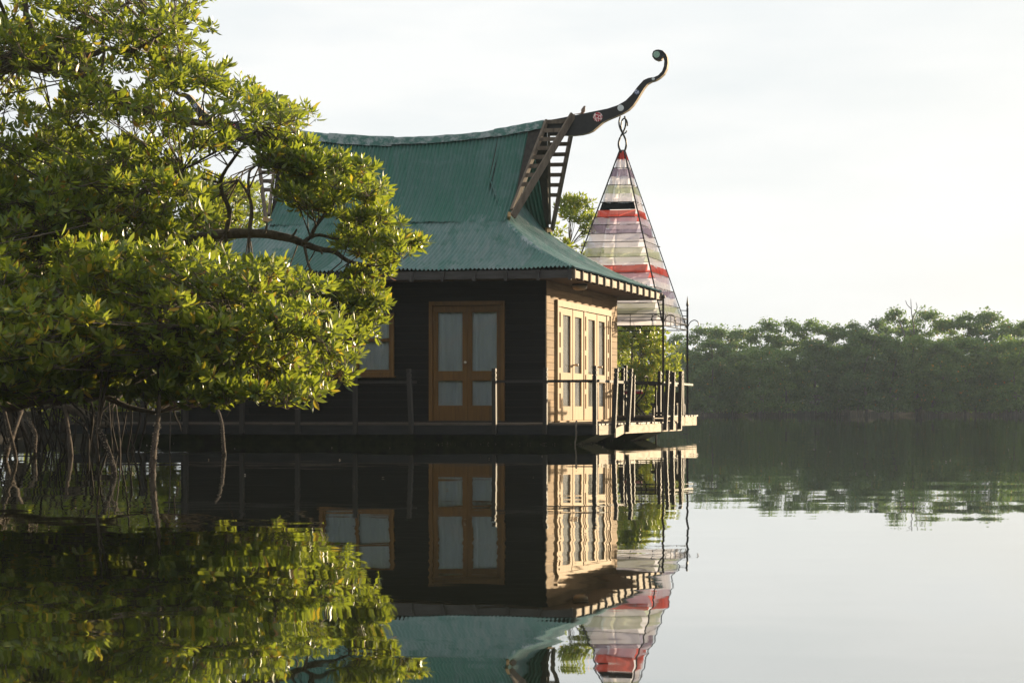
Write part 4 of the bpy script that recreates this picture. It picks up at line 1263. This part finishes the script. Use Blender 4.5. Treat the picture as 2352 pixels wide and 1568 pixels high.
# ------------------------------------------------------------------ the big mangrove leaning in from the left
t1 = thing('mangrove_tree', PX(-300, 1055, 20.0), 'large sunlit mangrove leaning in from the left over the water', 'tree')
def limb(pts, D0, D1):
    n = len(pts)
    return [PX(x, y, D0 + (D1 - D0) * i / (n - 1)) for i, (x, y) in enumerate(pts)]
L_main = limb([(-300, 1060), (-290, 820), (-230, 520), (-160, 280), (-60, 165), (0, 148), (56, 142), (132, 152), (198, 178), (244, 211), (313, 246), (379, 269), (470, 285)], 20.5, 18.6)
L_up = limb([(56, 138), (79, 112), (71, 66), (59, 26), (63, -60), (110, -160)], 19.3, 19.3)
L_b = limb([(66, 130), (109, 120), (198, 128), (247, 112), (283, 122), (316, 112), (400, 60)], 19.3, 18.8)
L_c = limb([(92, 118), (165, 72), (201, 56), (290, 10)], 19.3, 19.8)
L_d = limb([(36, 145), (30, 112), (13, 40), (-20, -40)], 19.4, 19.0)
L_e = limb([(240, 112), (235, 150), (226, 172)], 19.1, 19.0)
L_right = limb([(-285, 860), (-150, 800), (60, 720), (250, 640), (380, 575), (450, 548), (523, 537), (607, 537), (666, 548), (695, 559), (732, 572), (768, 578), (801, 600), (850, 610)], 20.6, 20.4)
L_r2 = limb([(695, 559), (713, 545), (735, 540), (775, 548), (850, 545), (930, 570)], 20.2, 20.6)
L_r3 = limb([(713, 545), (728, 515), (746, 490), (760, 440), (790, 400)], 20.2, 20.8)
L_r4 = limb([(519, 535), (527, 486), (508, 435), (512, 402), (540, 360), (570, 320), (600, 290)], 20.3, 19.8)
L_r5 = limb([(572, 536), (578, 482), (570, 446), (548, 413)], 20.3, 20.6)
L_r6 = limb([(572, 450), (571, 410), (582, 385), (640, 360), (700, 370)], 20.4, 21.0)
L_r7 = limb([(699, 565), (713, 618), (743, 636), (768, 680), (779, 710), (800, 740)], 20.2, 19.6)
L_mid = limb([(-270, 700), (-120, 640), (40, 590), (200, 520), (330, 440), (420, 390)], 20.0, 18.0)
L_low = limb([(-290, 900), (-120, 905), (0, 928), (29, 937), (88, 922), (161, 919), (234, 910), (293, 934), (357, 948)], 19.6, 19.6)
L_low2 = limb([(200, 915), (240, 902), (305, 878), (360, 837), (407, 808), (470, 780), (560, 770)], 19.3, 17.6)
L_low3 = limb([(305, 880), (360, 905), (420, 902), (470, 870), (520, 850)], 18.8, 18.0)
L_low4 = limb([(470, 870), (560, 885), (640, 905), (700, 920), (735, 915)], 18.3, 19.0)
limb_r = {'main': (L_main, .20, .035), 'up': (L_up, .05, .025), 'b': (L_b, .045, .012), 'c': (L_c, .035, .01), 'd': (L_d, .04, .015), 'e': (L_e, .02, .015), 'right': (L_right, .10, .018),
          'r2': (L_r2, .028, .008), 'r3': (L_r3, .026, .008), 'r4': (L_r4, .032, .012), 'r5': (L_r5, .027, .012), 'r6': (L_r6, .018, .008), 'r7': (L_r7, .018, .006), 'mid': (L_mid, .10, .02),
          'low': (L_low, .065, .025), 'low2': (L_low2, .05, .012), 'low3': (L_low3, .03, .01), 'low4': (L_low4, .02, .006)}
for k, (pts, a, b) in limb_r.items():
    tube('trunk' if k == 'main' else 'branch', pts, a, b, M['bark'], t1, 9, 0.10, 7)
for (x, y, dx, dy) in ((607, 537, 6, -28), (666, 548, 16, -22), (732, 572, 8, 12)):
    p = PX(x, y, 20.3); q = PX(x + dx, y + dy, 20.3)
    tube('branch_stub', [p, (p + q) / 2 + Vector((0.01, 0, 0)), q], 0.020, 0.010, M['bark'], t1, 6, 0.1, 3)

def fill(poly, holes, n, Dlo, Dhi, rlo, rhi, mind, tilt=None):
    xs = [p[0] for p in poly]; ys = [p[1] for p in poly]
    out = []; tries = 0
    while len(out) < n and tries < n * 60:
        tries += 1
        x, y = rng.uniform(min(xs), max(xs)), rng.uniform(min(ys), max(ys))
        if not in_poly(x, y, poly) or any(in_poly(x, y, h) for h in holes): continue
        D = rng.uniform(Dlo, Dhi)
        if tilt: D += tilt(x, y)
        r = rng.uniform(rlo, rhi)
        p = np.array(PX(x, y, D))
        if any(np.linalg.norm(p - q) < mind for q, _ in out): continue
        out.append((p, r))
    return out
hole1 = [(555, 400), (600, 360), (655, 345), (690, 385), (640, 420), (660, 450), (625, 485), (575, 490)]
hole2 = [(500, 505), (600, 500), (690, 505), (790, 610), (740, 650), (690, 590), (600, 572), (520, 562)]
S = []
S += fill([(-260, -140), (455, -140), (440, 20), (465, 70), (425, 120), (440, 150), (540, 185), (660, 245), (690, 290), (640, 325), (560, 345), (490, 380), (420, 420), (300, 470), (-260, 480)], [hole1], 320, 17.2, 20.6, 0.18, 0.34, 0.19)
S += fill([(-260, 400), (300, 400), (440, 440), (470, 520), (430, 560), (-260, 620)], [hole1], 190, 16.8, 20.0, 0.18, 0.32, 0.19)
S += fill([(-260, 560), (430, 590), (520, 600), (690, 625), (745, 680), (790, 760), (800, 840), (720, 935), (560, 910), (420, 880), (230, 860), (100, 880), (-260, 900)], [], 540, 15.6, 20.0, 0.18, 0.32, 0.18, lambda x, y: 0.9 * max(0, (x - 350) / 400))
S += fill([(-100, 700), (250, 720), (205, 850), (60, 880), (-100, 880)], [], 26, 14.8, 16.2, 0.16, 0.26, 0.25)
S += fill([(715, 385), (780, 365), (850, 395), (865, 450), (895, 510), (955, 570), (940, 595), (880, 610), (865, 650), (875, 700), (850, 735), (815, 690), (830, 630), (850, 590), (800, 560), (770, 500), (700, 480), (650, 440), (660, 415)], [], 78, 19.6, 21.4, 0.14, 0.27, 0.20)
S += fill([(640, 300), (720, 335), (730, 390), (660, 390), (600, 350)], [], 12, 19.6, 21.0, 0.14, 0.22, 0.2)
S += fill([(420, 420), (545, 430), (550, 510), (440, 530)], [], 22, 20.8, 23.0, 0.15, 0.28, 0.2)
S += fill([(760, 640), (860, 620), (875, 720), (800, 830), (760, 800)], [], 26, 19.4, 20.8, 0.14, 0.24, 0.2)
S += fill([(-80, 850), (240, 850), (420, 870), (600, 890), (620, 915), (420, 910), (230, 895), (-80, 905)], [], 50, 16.2, 19.2, 0.13, 0.22, 0.2)
S += fill([(-80, 880), (250, 880), (300, 900), (520, 890), (600, 900), (610, 930), (420, 925), (230, 905), (100, 915), (-80, 925)], [], 46, 15.8, 18.6, 0.09, 0.17, 0.16)
S += fill([(650, 325), (735, 345), (730, 480), (690, 500), (645, 470), (665, 420), (640, 400)], [], 16, 19.8, 21.2, 0.10, 0.18, 0.2)
S += fill([(585, 335), (660, 330), (655, 395), (625, 405), (600, 375)], [], 7, 19.6, 20.8, 0.10, 0.16, 0.18)
S += [(np.array(PX(x_, y_, 19.0 + d_)), 0.2) for x_, y_, d_ in ((395, 150, 0), (415, 172, 0.5), (400, 185, -0.4), (380, 165, 0.8))]
S += [(np.array(PX(470, -5, 19.2)), 0.10), (np.array(PX(480, 70, 19.0)), 0.10), (np.array(PX(955, 560, 20.6)), 0.15), (np.array(PX(775, 360, 20.8)), 0.12)]
all_limbs = [v_[0] for v_ in limb_r.values()]
grow(t1, all_limbs, S, roset=10, near=300)

# aerial roots that reach down to the water
def aroot(parent, pts, D, r0, r1, lump=0.15, crust=False, back_=1.3):
    nn = len(pts)
    P = [PX(x, y, D + (back_ * (1 - i / (nn - 1)) ** 1.5)) for i, (x, y) in enumerate(pts)]
    P.append(P[-1] + Vector((0.02, 0, -0.25)))
    o = tube('aerial_root', P, r0, r1, M['root_bark'], parent, 7, lump, 6)
    if crust:
        bv, bf = [], []
        sm = smooth_path(P, 8)
        sm = [p for p in sm if -0.02 < p[2] < 0.45]
        for k in range(170):
            p = sm[rng.integers(len(sm))]; th = rng.uniform(0, 6.28); rr = max(r0, r1) * 0.85
            c = np.array(p) + np.array([math.cos(th) * rr, math.sin(th) * rr, rng.uniform(-0.03, 0.03)]); s = rng.uniform(0.003, 0.009); b0 = len(bv)
            for d in ((1, 0, 0), (-1, 0, 0), (0, 1, 0), (0, -1, 0), (0, 0, 1), (0, 0, -1)): bv.append(c + np.array(d) * s)
            for f in ((0, 2, 4), (2, 1, 4), (1, 3, 4), (3, 0, 4), (2, 0, 5), (1, 2, 5), (3, 1, 5), (0, 3, 5)): bf.append(tuple(b0 + i for i in f))
        tag(obj('oyster_crust', bv, bf, M['barnacle'], o), kind='stuff')
aroot(t1, [(262, 760), (252, 850), (235, 920), (224, 975), (240, 1010), (256, 1055), (263, 1090)], 15.3, 0.013, 0.026, 0.2, True)
aroot(t1, [(243, 740), (236, 840), (228, 930), (222, 995)], 15.4, 0.011, 0.008, 0.1)
aroot(t1, [(362, 720), (366, 880), (363, 960), (360, 985), (354, 1030), (350, 1090)], 15.3, 0.013, 0.036, 0.22, True)
aroot(t1, [(494, 925), (508, 965), (513, 1010), (515, 1045)], 21.8, 0.016, 0.030, 0.2, True)
aroot(t1, [(262, 900), (270, 960), (275, 1005), (276, 1048)], 21.2, 0.010, 0.012)
aroot(t1, [(248, 880), (252, 950), (257, 1015)], 21.4, 0.009, 0.007)
aroot(t1, [(0, 900), (14, 960), (28, 1015), (37, 1057)], 19.6, 0.018, 0.026, 0.15, True)
aroot(t1, [(50, 945), (30, 1000), (12, 1055)], 19.8, 0.022, 0.034, 0.2, True)
aroot(t1, [(55, 945), (72, 975), (82, 1000), (80, 1035)], 21.5, 0.018, 0.026, 0.2, True)
aroot(t1, [(148, 930), (155, 975), (160, 1010), (163, 1042)], 21.8, 0.022, 0.034, 0.15)
aroot(t1, [(386, 880), (391, 960), (390, 1030)], 24.5, 0.010, 0.008)
aroot(t1, [(-60, 910), (-70, 980), (-66, 1060)], 19.5, 0.03, 0.04)
tube('hanging_shoot', [PX(404, 905, 22), PX(400, 945, 22), PX(412, 975, 22), PX(416, 990, 22)], 0.010, 0.007, M['root_bark'], t1, 5, n=4)
tube('hanging_shoot', [PX(545, 905, 20), PX(535, 930, 20), PX(520, 957, 20)], 0.007, 0.004, M['root_bark'], t1, 5, n=4)

# ------------------------------------------------------------------ second mangrove behind it, standing on a thicket of prop roots
t2 = thing('mangrove_tree', PX(40, 1030, 25.5), 'shaded mangrove on a thicket of prop roots behind the large one', 'tree')
K1 = limb([(40, 1000), (20, 900), (-10, 780), (40, 640), (120, 520), (160, 380)], 25.5, 24.5)
K2 = limb([(20, 880), (120, 800), (220, 740), (300, 700)], 25.5, 24.0)
K3 = limb([(150, 935), (190, 950), (215, 975), (260, 975)], 24.6, 24.0)
K4 = limb([(-10, 800), (-140, 700), (-260, 620)], 25.5, 25.0)
for i, (pts, a, b) in enumerate(((K1, .14, .04), (K2, .08, .02), (K3, .07, .04), (K4, .08, .02))):
    tube('trunk' if i == 0 else 'branch', pts, a, b, M['bark'], t2, 8, 0.1, 6)
S2 = fill([(-300, 350), (250, 380), (420, 560), (440, 700), (350, 900), (300, 930), (-300, 950)], [], 190, 22.5, 26.5, 0.28, 0.42, 0.35)
grow(t2, [K1, K2, K3, K4], S2, roset=12, near=0)
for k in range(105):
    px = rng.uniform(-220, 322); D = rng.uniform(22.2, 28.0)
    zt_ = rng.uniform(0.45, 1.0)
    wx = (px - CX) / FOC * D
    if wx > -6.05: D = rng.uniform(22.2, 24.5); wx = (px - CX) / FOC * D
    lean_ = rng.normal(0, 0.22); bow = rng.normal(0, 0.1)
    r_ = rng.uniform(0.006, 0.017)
    tube('prop_root', [(wx + lean_, D + rng.normal(0, 0.2), zt_), (wx + lean_ * 0.5 + bow, D, zt_ * 0.6), (wx, D, -0.15)], r_, r_ * 1.1, M['shaded_root_bark'], t2, 5, 0.12, 4)

# ------------------------------------------------------------------ mangroves on the bank behind the lodge
def simple_tree(name, base, height, rad, label, group, nclump, roset, mat, rosset, low=0.25, scale=1.0, spread=(1.0, 0.9), near=0):
    t = thing(name, base, label, 'tree', group)
    b = np.array(base)
    limbs = []
    top_ = b + np.array([rng.normal(0, 0.2), rng.normal(0, 0.2), height * 0.8])
    tr = [b + [0, 0, -0.3], b + [rng.normal(0, .12), 0, height * .3], top_]
    tube('trunk', tr, rad * 0.055, rad * 0.02, M['bark'], t, 7, 0.1, 5); limbs.append(tr)
    for k in range(6):
        a = 1.05 * k + rng.uniform(-.3, .3); h0 = height * rng.uniform(0.25, 0.55)
        p0 = b + np.array([0, 0, h0]); p2 = b + np.array([math.cos(a) * rad * .75, math.sin(a) * rad * .7, height * rng.uniform(0.45, 0.85)])
        p1 = (p0 + p2) / 2 + [0, 0, -0.1 * rad]
        tube('branch', [p0, p1, p2], rad * 0.028, rad * 0.008, M['bark'], t, 6, 0.1, 4); limbs.append([p0, p1, p2])
    for k in range(8):
        a = 0.785 * k + rng.uniform(-.3, .3); r_ = rng.uniform(.35, .8) * min(rad, 1.4)
        p0 = b + np.array([0, 0, height * .22]); p2 = b + np.array([math.cos(a) * r_, math.sin(a) * r_, -0.25])
        tube('prop_root', [p0, (p0 + p2) / 2 + np.array([math.cos(a) * .12, math.sin(a) * .12, .12]), p2], rad * .013, rad * .013, M['root_bark'], t, 5, 0.1, 4)
    P, Dn, Sc, tw = [], [], [], []
    samples = np.array([p for lm in limbs for p in smooth_path(lm, 5)])
    for k in range(nclump):
        q = rng.normal(0, 1, 3); q /= np.linalg.norm(q)
        z = low + (1 - low) * (0.5 + 0.5 * q[2])
        wdt = math.sqrt(max(0.05, 1 - (2 * (z - low) / (1 - low) - 0.9) ** 2 * 0.8))
        c = b + np.array([q[0] * rad * wdt, q[1] * rad * wdt, height * z]) * np.array([1, 1, 1]) * 1.0
        c[:2] = b[:2] + (c[:2] - b[:2]) * rng.uniform(0.55, 1.08)
        rr = rad * rng.uniform(.16, .30)
        tw.append((samples[((samples - c) ** 2).sum(1).argmin()], c))
        for _ in range(max(3, int(rng.poisson(roset)))):
            g = rng.normal(0, 1, 3); g /= np.linalg.norm(g)
            P.append(c + g * rr * rng.uniform(.4, 1.05) * np.array([1, 1, .75])); Dn.append(g * .8 + np.array([.3, -.1, .9]) + rng.normal(0, .3, 3)); Sc.append(scale * rng.uniform(.8, 1.25))
    P = np.array(P)
    order = np.argsort(P[:, 1])
    vis = []
    if near:
        for i in order:
            px = CX + P[i][0] / P[i][1] * FOC; py = HY - (P[i][2] - HC) / P[i][1] * FOC
            if len(vis) < near and 1418 < px < 1580 and 740 < py < 960: vis.append(i)
        for i in vis:
            instance('leaf_cluster', ROS_ME[rng.integers(len(ROS_ME))], t, P[i], __import__('mathutils').Matrix(rot_to(Dn[i], rng.uniform(0, 6.28)).tolist()).to_euler(), Sc[i])
    sv = set(vis); keep = [i for i in range(len(P)) if i not in sv]
    v_, f_ = bake(rosset, P[keep], [Dn[i] for i in keep], [Sc[i] for i in keep])
    tag(obj('crown', v_, f_, M[mat], t), kind='stuff')
    v_, f_ = twigs_mesh(tw, rad * .008, rad * .004)
    tag(obj('twigs', v_, f_, M['bark'], t), kind='stuff')
    return t
GB_ = 'mangroves on the bank behind the lodge'
simple_tree('mangrove_tree', (-7.2, 46.0, 0.3), 6.1, 2.0, 'round mangrove rising behind the left end of the green roof', GB_, 70, 12, 'leaf_mid', ROS_S)
simple_tree('mangrove_tree', (1.75, 48.5, 0.3), 6.2, 1.6, 'mangrove showing between the roof gable and the fabric pavilion', GB_, 60, 12, 'leaf_mid', ROS_S)
simple_tree('mangrove_tree', (3.5, 52.0, 0.1), 3.35, 1.55, 'bright mangrove bush seen through the railings under the pavilion', GB_, 130, 15, 'leaf_mid', ROS_S, low=0.10, near=300)
simple_tree('mangrove_tree', (2.2, 55.5, 0.2), 3.7, 1.9, 'leafy mangrove hidden mostly behind the sunlit lodge wall', GB_, 110, 14, 'leaf_mid', ROS_S, low=0.10)
for (x, y, hh, rr, lab) in ((-9.8, 37.5, 6.3, 2.2, 'low dark mangrove bush on the bank just left of the deck end'), (-13.5, 31.0, 6.0, 2.6, 'dark mangrove bush on the left bank behind the prop roots'), (-10.5, 43.5, 4.2, 2.6, 'dark mangrove bush in the gap behind the left deck corner'), (-14.4, 46.5, 6.4, 3.0, 'deep shaded mangrove at the back of the left bank'), (-7.6, 43.0, 5.2, 2.2, 'dark mangrove bush closing the gap behind the lodge and its deck end'), (-15.5, 36.0, 7.0, 3.0, 'dark mangrove at the far left edge behind the thicket')):
    simple_tree('mangrove_tree', (x, y, 0.2), hh, rr, lab, GB_, 120, 13, 'leaf_mid', ROS_S, low=0.02, scale=1.35)
simple_tree('mangrove_tree', (-12.5, 40.0, 0.4), 5.6, 2.6, 'mangrove glimpsed between leaves far behind the large one', GB_, 70, 12, 'leaf_mid', ROS_S)
simple_tree('mangrove_tree', (-11.0, 33.5, 0.3), 4.4, 2.4, 'dark mangrove on the left bank beside the deck end', GB_, 70, 12, 'leaf_mid', ROS_S, low=0.18)
simple_tree('mangrove_tree', (-4.5, 44.5, 0.3), 5.8, 2.3, 'unseen mangrove added behind the middle of the lodge to block the sun', GB_, 90, 12, 'leaf_mid', ROS_S, low=0.08, scale=1.3)  # hidden tree added to keep the sun off the left thicket
simple_tree('mangrove_tree', (-1.2, 46.0, 0.3), 5.6, 2.2, 'unseen mangrove added behind the right half of the lodge to block the sun', GB_, 90, 12, 'leaf_mid', ROS_S, low=0.08, scale=1.3)  # second hidden sun blocker, added for its shadow on the left bank
simple_tree('mangrove_tree', (-2.5, 52.0, 0.3), 4.6, 2.2, 'mangrove standing right behind the roof ridge', GB_, 60, 11, 'leaf_mid', ROS_S)

# ------------------------------------------------------------------ far bank: mangroves across the river
def far_crown(nb_, hgt, rad, low, leaf):
    V, F, o = [], [], 0
    for b_ in range(nb_):
        a = rng.uniform(0, 6.283); zz = low + (1 - low) * rng.uniform(0, 1) ** 1.1
        t_ = (zz - low) / (1 - low)
        prof = math.sqrt(max(0.02, 1 - abs(1.75 * t_ - 0.72) ** 2.6 * 0.92)) if t_ > 0.41 else 0.86 + 0.14 * t_ / 0.41
        rr = rad * prof * math.sqrt(rng.uniform(0.2, 1.0))
        c = np.array([math.cos(a) * rr, math.sin(a) * rr, zz * hgt])
        br = rng.uniform(0.5, 0.95)
        n = 120
        q = rng.normal(0, 1, (n, 3)); q /= np.linalg.norm(q, axis=1)[:, None]
        q[:, 2] = np.where(q[:, 2] < -0.3, -q[:, 2] * 0.4, q[:, 2])
        P = c + q * br * rng.uniform(0.4, 1.15, (n, 1)) * np.array([1, 1, 0.9])
        P[:, 2] = np.maximum(P[:, 2], 0.15)
        nd = q * 0.5 + np.array([0.2, -0.1, 0.35]) + rng.normal(0, 0.6, (n, 3)); nd /= np.linalg.norm(nd, axis=1)[:, None]
        t = np.cross(nd, rng.normal(0, 1, (n, 3))); t /= np.linalg.norm(t, axis=1)[:, None]
        s = np.cross(nd, t)
        l_ = leaf * rng.uniform(0.6, 1.3, (n, 1)); w_ = l_ * rng.uniform(0.4, 0.75, (n, 1))
        quad = np.stack([P - t * l_, P - s * w_, P + t * l_, P + s * w_], 1).reshape(-1, 3)
        V.append(quad); F.append(np.arange(n * 4).reshape(n, 4) + o); o += n * 4
    return np.concatenate(V), np.concatenate(F)
FAR_ME = []
for k in range(8):
    tall = k >= 5
    v_, f_ = far_crown(110 if not tall else 70, 7.0 if not tall else 8.4, 2.5 if not tall else 2.2, 0.06 if not tall else 0.25, 0.13)
    o_ = obj('crown', v_, f_, M['leaf_far'], recenter=False); FAR_ME.append((o_.data, 7.6 if not tall else 8.7)); bpy.data.objects.remove(o_)
FT_ME = []
for k in range(3):
    v_, f_ = tube_geo(smooth_path([(0, 0, -0.5), (rng.normal(0, .3), 0, 2.0), (rng.normal(0, .5), 0, 4.2), (rng.normal(0, .7), 0, 7.2)], 4), 0.16, 0.03, 6, 0.1)
    o_ = obj('trunk', v_, f_, M['far_bark'], recenter=False, smooth=True); FT_ME.append(o_.data); bpy.data.objects.remove(o_)
FR_ME = []
for k in range(5):
    a = rng.uniform(0, 6.28); r_ = rng.uniform(0.6, 1.5)
    v_, f_ = tube_geo(smooth_path([(0, 0, 1.6), (math.cos(a) * r_ * .6, math.sin(a) * r_ * .6, 1.25), (math.cos(a) * r_, math.sin(a) * r_, -0.6)], 4), 0.045, 0.035, 4, 0.1)
    o_ = obj('prop_root', v_, f_, M['far_bark'], recenter=False, smooth=True); FR_ME.append(o_.data); bpy.data.objects.remove(o_)
order_words = ['first', 'second', 'third', 'fourth', 'fifth', 'sixth', 'seventh', 'eighth', 'ninth', 'tenth', 'eleventh', 'twelfth', 'thirteenth', 'fourteenth', 'fifteenth', 'sixteenth', 'seventeenth', 'eighteenth', 'nineteenth', 'twentieth']
def far_tree(px, ytop, D, kind_, label, grp, wide=1.0):
    X = (px - CX) / FOC * D
    base = Vector((X, D, 0.05 if D < 150 else 0.4))
    htop = HC + (HY - ytop) / FOC * D - base.z
    t = thing('far_mangrove', base, label, 'tree', grp)
    me, mh = FAR_ME[kind_]
    s = htop / mh
    instance('crown', me, t, base, (0, 0, rng.uniform(0, 6.28)), (s * wide * rng.uniform(.75, 1.15), s * wide, s))
    instance('trunk', FT_ME[rng.integers(3)], t, base, (0, 0, rng.uniform(0, 6.28)), s)
    for k in range(9):
        instance('prop_root', FR_ME[rng.integers(5)], t, base, (0, 0, rng.uniform(0, 6.28)), (s, s, rng.uniform(.8, 1.15)))
back = [(1560, 770), (1620, 751), (1655, 753), (1697, 756), (1759, 738), (1804, 739), (1870, 738), (1930, 750), (1964, 742), (2013, 737), (2065, 713), (2128, 713), (2170, 742), (2211, 724), (2267, 716), (2316, 742), (2365, 735), (2440, 740)]
for i, (px, yt) in enumerate(back):
    far_tree(px, yt, 157 + rng.uniform(-2, 4), 5 + int(rng.integers(3)), '%s taller mangrove from the left in the far back row' % order_words[i], 'tall mangroves at the back of the far bank')
front_f = [(1575, 800), (1634, 779), (1690, 800), (1745, 792), (1800, 800), (1874, 776), (1935, 790), (1992, 755), (2050, 775), (2105, 768), (2160, 780), (2220, 772), (2275, 780), (2335, 765), (2400, 775)]
for i, (px, yt) in enumerate(front_f):
    far_tree(px, yt, 147.5 + rng.uniform(-0.8, 2.5), int(rng.integers(5)), '%s low mangrove from the left along the far waterline' % order_words[i], 'low mangroves along the far waterline', 1.05)
for i, (px, yt, D) in enumerate(((1470, 770, 152), (1380, 765, 150), (2520, 760, 150), (2610, 750, 154), (2700, 760, 150))):
    far_tree(px, yt, D, int(rng.integers(4)), ['far mangrove behind the sunlit lodge wall', 'far mangrove behind the dark front wall', 'first far mangrove past the right picture edge', 'second far mangrove past the right picture edge', 'last far mangrove past the right picture edge'][i], 'mangroves past the picture edge', 1.2)
# the wood behind them, too deep and even to pick trees apart
v_, f_ = [], []
for k in range(900):
    x_ = rng.uniform(-20, 75); y_ = rng.uniform(166, 186); hh = 3.4 + 0.8 * math.sin(x_ * 0.31) + 0.6 * math.sin(x_ * 0.83 + 1)
    c = np.array([x_, y_, 0.8 + hh * rng.uniform(0, 1) ** 0.8]); n = 45
    q = rng.normal(0, 1, (n, 3)); q /= np.linalg.norm(q, axis=1)[:, None]
    P = c + q * rng.uniform(0.5, 1.3, (n, 1)); t = rng.normal(0, 1, (n, 3)); t /= np.linalg.norm(t, axis=1)[:, None]
    b_ = np.cross(t, q); b_ /= np.linalg.norm(b_, axis=1)[:, None]
    f_.append(np.arange(n * 4).reshape(n, 4) + k * n * 4)
    v_.append(np.stack([P - t * .26, P - b_ * .16, P + t * .26, P + b_ * .16], 1).reshape(-1, 3))
tag(obj('distant_wood', np.concatenate(v_), np.concatenate(f_), M['leaf_far'], recenter=False), 'mass of mangrove wood behind the far rows of trees', 'wood', kind='stuff')
# bare dead crown standing above the far trees
dt = thing('dead_tree', PX(2095, 950, 153), 'bare thin dead tree sticking up above the far mangroves', 'tree')
dl = [[(2078, 950), (2082, 800), (2068, 742), (2060, 715)], [(2095, 950), (2100, 780), (2094, 720), (2092, 686)], [(2096, 730), (2106, 708), (2104, 694)], [(2098, 722), (2114, 712), (2126, 700)], [(2094, 710), (2084, 700), (2080, 690)]]
for i, p in enumerate(dl):
    tube('trunk' if i < 2 else 'branch', limb(p, 153, 153), 0.09 if i < 2 else 0.035, 0.025, M['far_bark'], dt, 5, 0.1, 5)

# ------------------------------------------------------------------ the bank the photograph was taken from
def h_cam(X, Y):
    d = -5.5 - Y + 0.8 * wob(X, Y * 0, 0.21, 1)
    return np.clip(-0.3 + d * 0.2, -0.6, 0.9) + 0.05 * wob(X, Y, 0.8)
tag(terrain('camera_bank', -70, 70, 70, -40, -3, 30, h_cam, M['mud']), 'mud bank behind the photographer', 'bank', kind='structure')
for i, x in enumerate(range(-30, 31, 5)):
    base = Vector((x + rng.uniform(-1, 1), -9.5 + rng.uniform(-1, 1), 0.3))
    t = thing('near_mangrove', base, '%s mangrove from the left on the bank behind the photographer' % order_words[i], 'tree', 'mangroves on the near bank')
    me, mh = FAR_ME[int(rng.integers(5))]
    sc_ = rng.uniform(10.5, 13.0) / mh
    instance('crown', me, t, base, (0, 0, rng.uniform(0, 6.28)), (sc_, sc_, sc_))
    instance('trunk', FT_ME[int(rng.integers(3))], t, base, (0, 0, rng.uniform(0, 6.28)), sc_)

# ------------------------------------------------------------------ morning haze over the river
m, nt, N, L, out = mat_new('haze')
pv = N.new('ShaderNodeVolumePrincipled')
pv.inputs['Color'].default_value = (0.72, 0.86, 1.0, 1)
pv.inputs['Density'].default_value = 0.00038
pv.inputs['Anisotropy'].default_value = 0.1
L.new(pv.outputs[0], out.inputs['Volume'])
vs = [(-150, -45, -2), (250, -45, -2), (250, 340, -2), (-150, 340, -2), (-150, -45, 16), (250, -45, 16), (250, 340, 16), (-150, 340, 16)]
tag(obj('haze', vs, BOXF, m, recenter=False), 'thin pale morning haze over the river', 'haze', kind='stuff')

# ------------------------------------------------------------------ fallen leaves and seed husks drifting on the river
bv, bf = [], []
for k in range(110):
    D_ = 10 + 70 * rng.random() ** 1.3
    x_ = rng.uniform(-0.30, 0.32) * D_
    s_ = rng.uniform(0.006, 0.016); a_ = rng.uniform(0, 6.28); b0 = len(bv)
    for (lx, ly, lz) in ((-1, 0, .004), (0, -.38, .010), (1, 0, .006), (0, .38, .003)):
        bv.append((x_ + s_ * (lx * math.cos(a_) - ly * math.sin(a_)), D_ + s_ * (lx * math.sin(a_) + ly * math.cos(a_)), lz + 0.002))
    bf.append((b0, b0 + 1, b0 + 2)); bf.append((b0, b0 + 2, b0 + 3))
tag(obj('floating_litter', bv, bf, M['cushion_cream'], recenter=False), 'tiny pale leaves and husks scattered on the water', 'litter', kind='stuff')
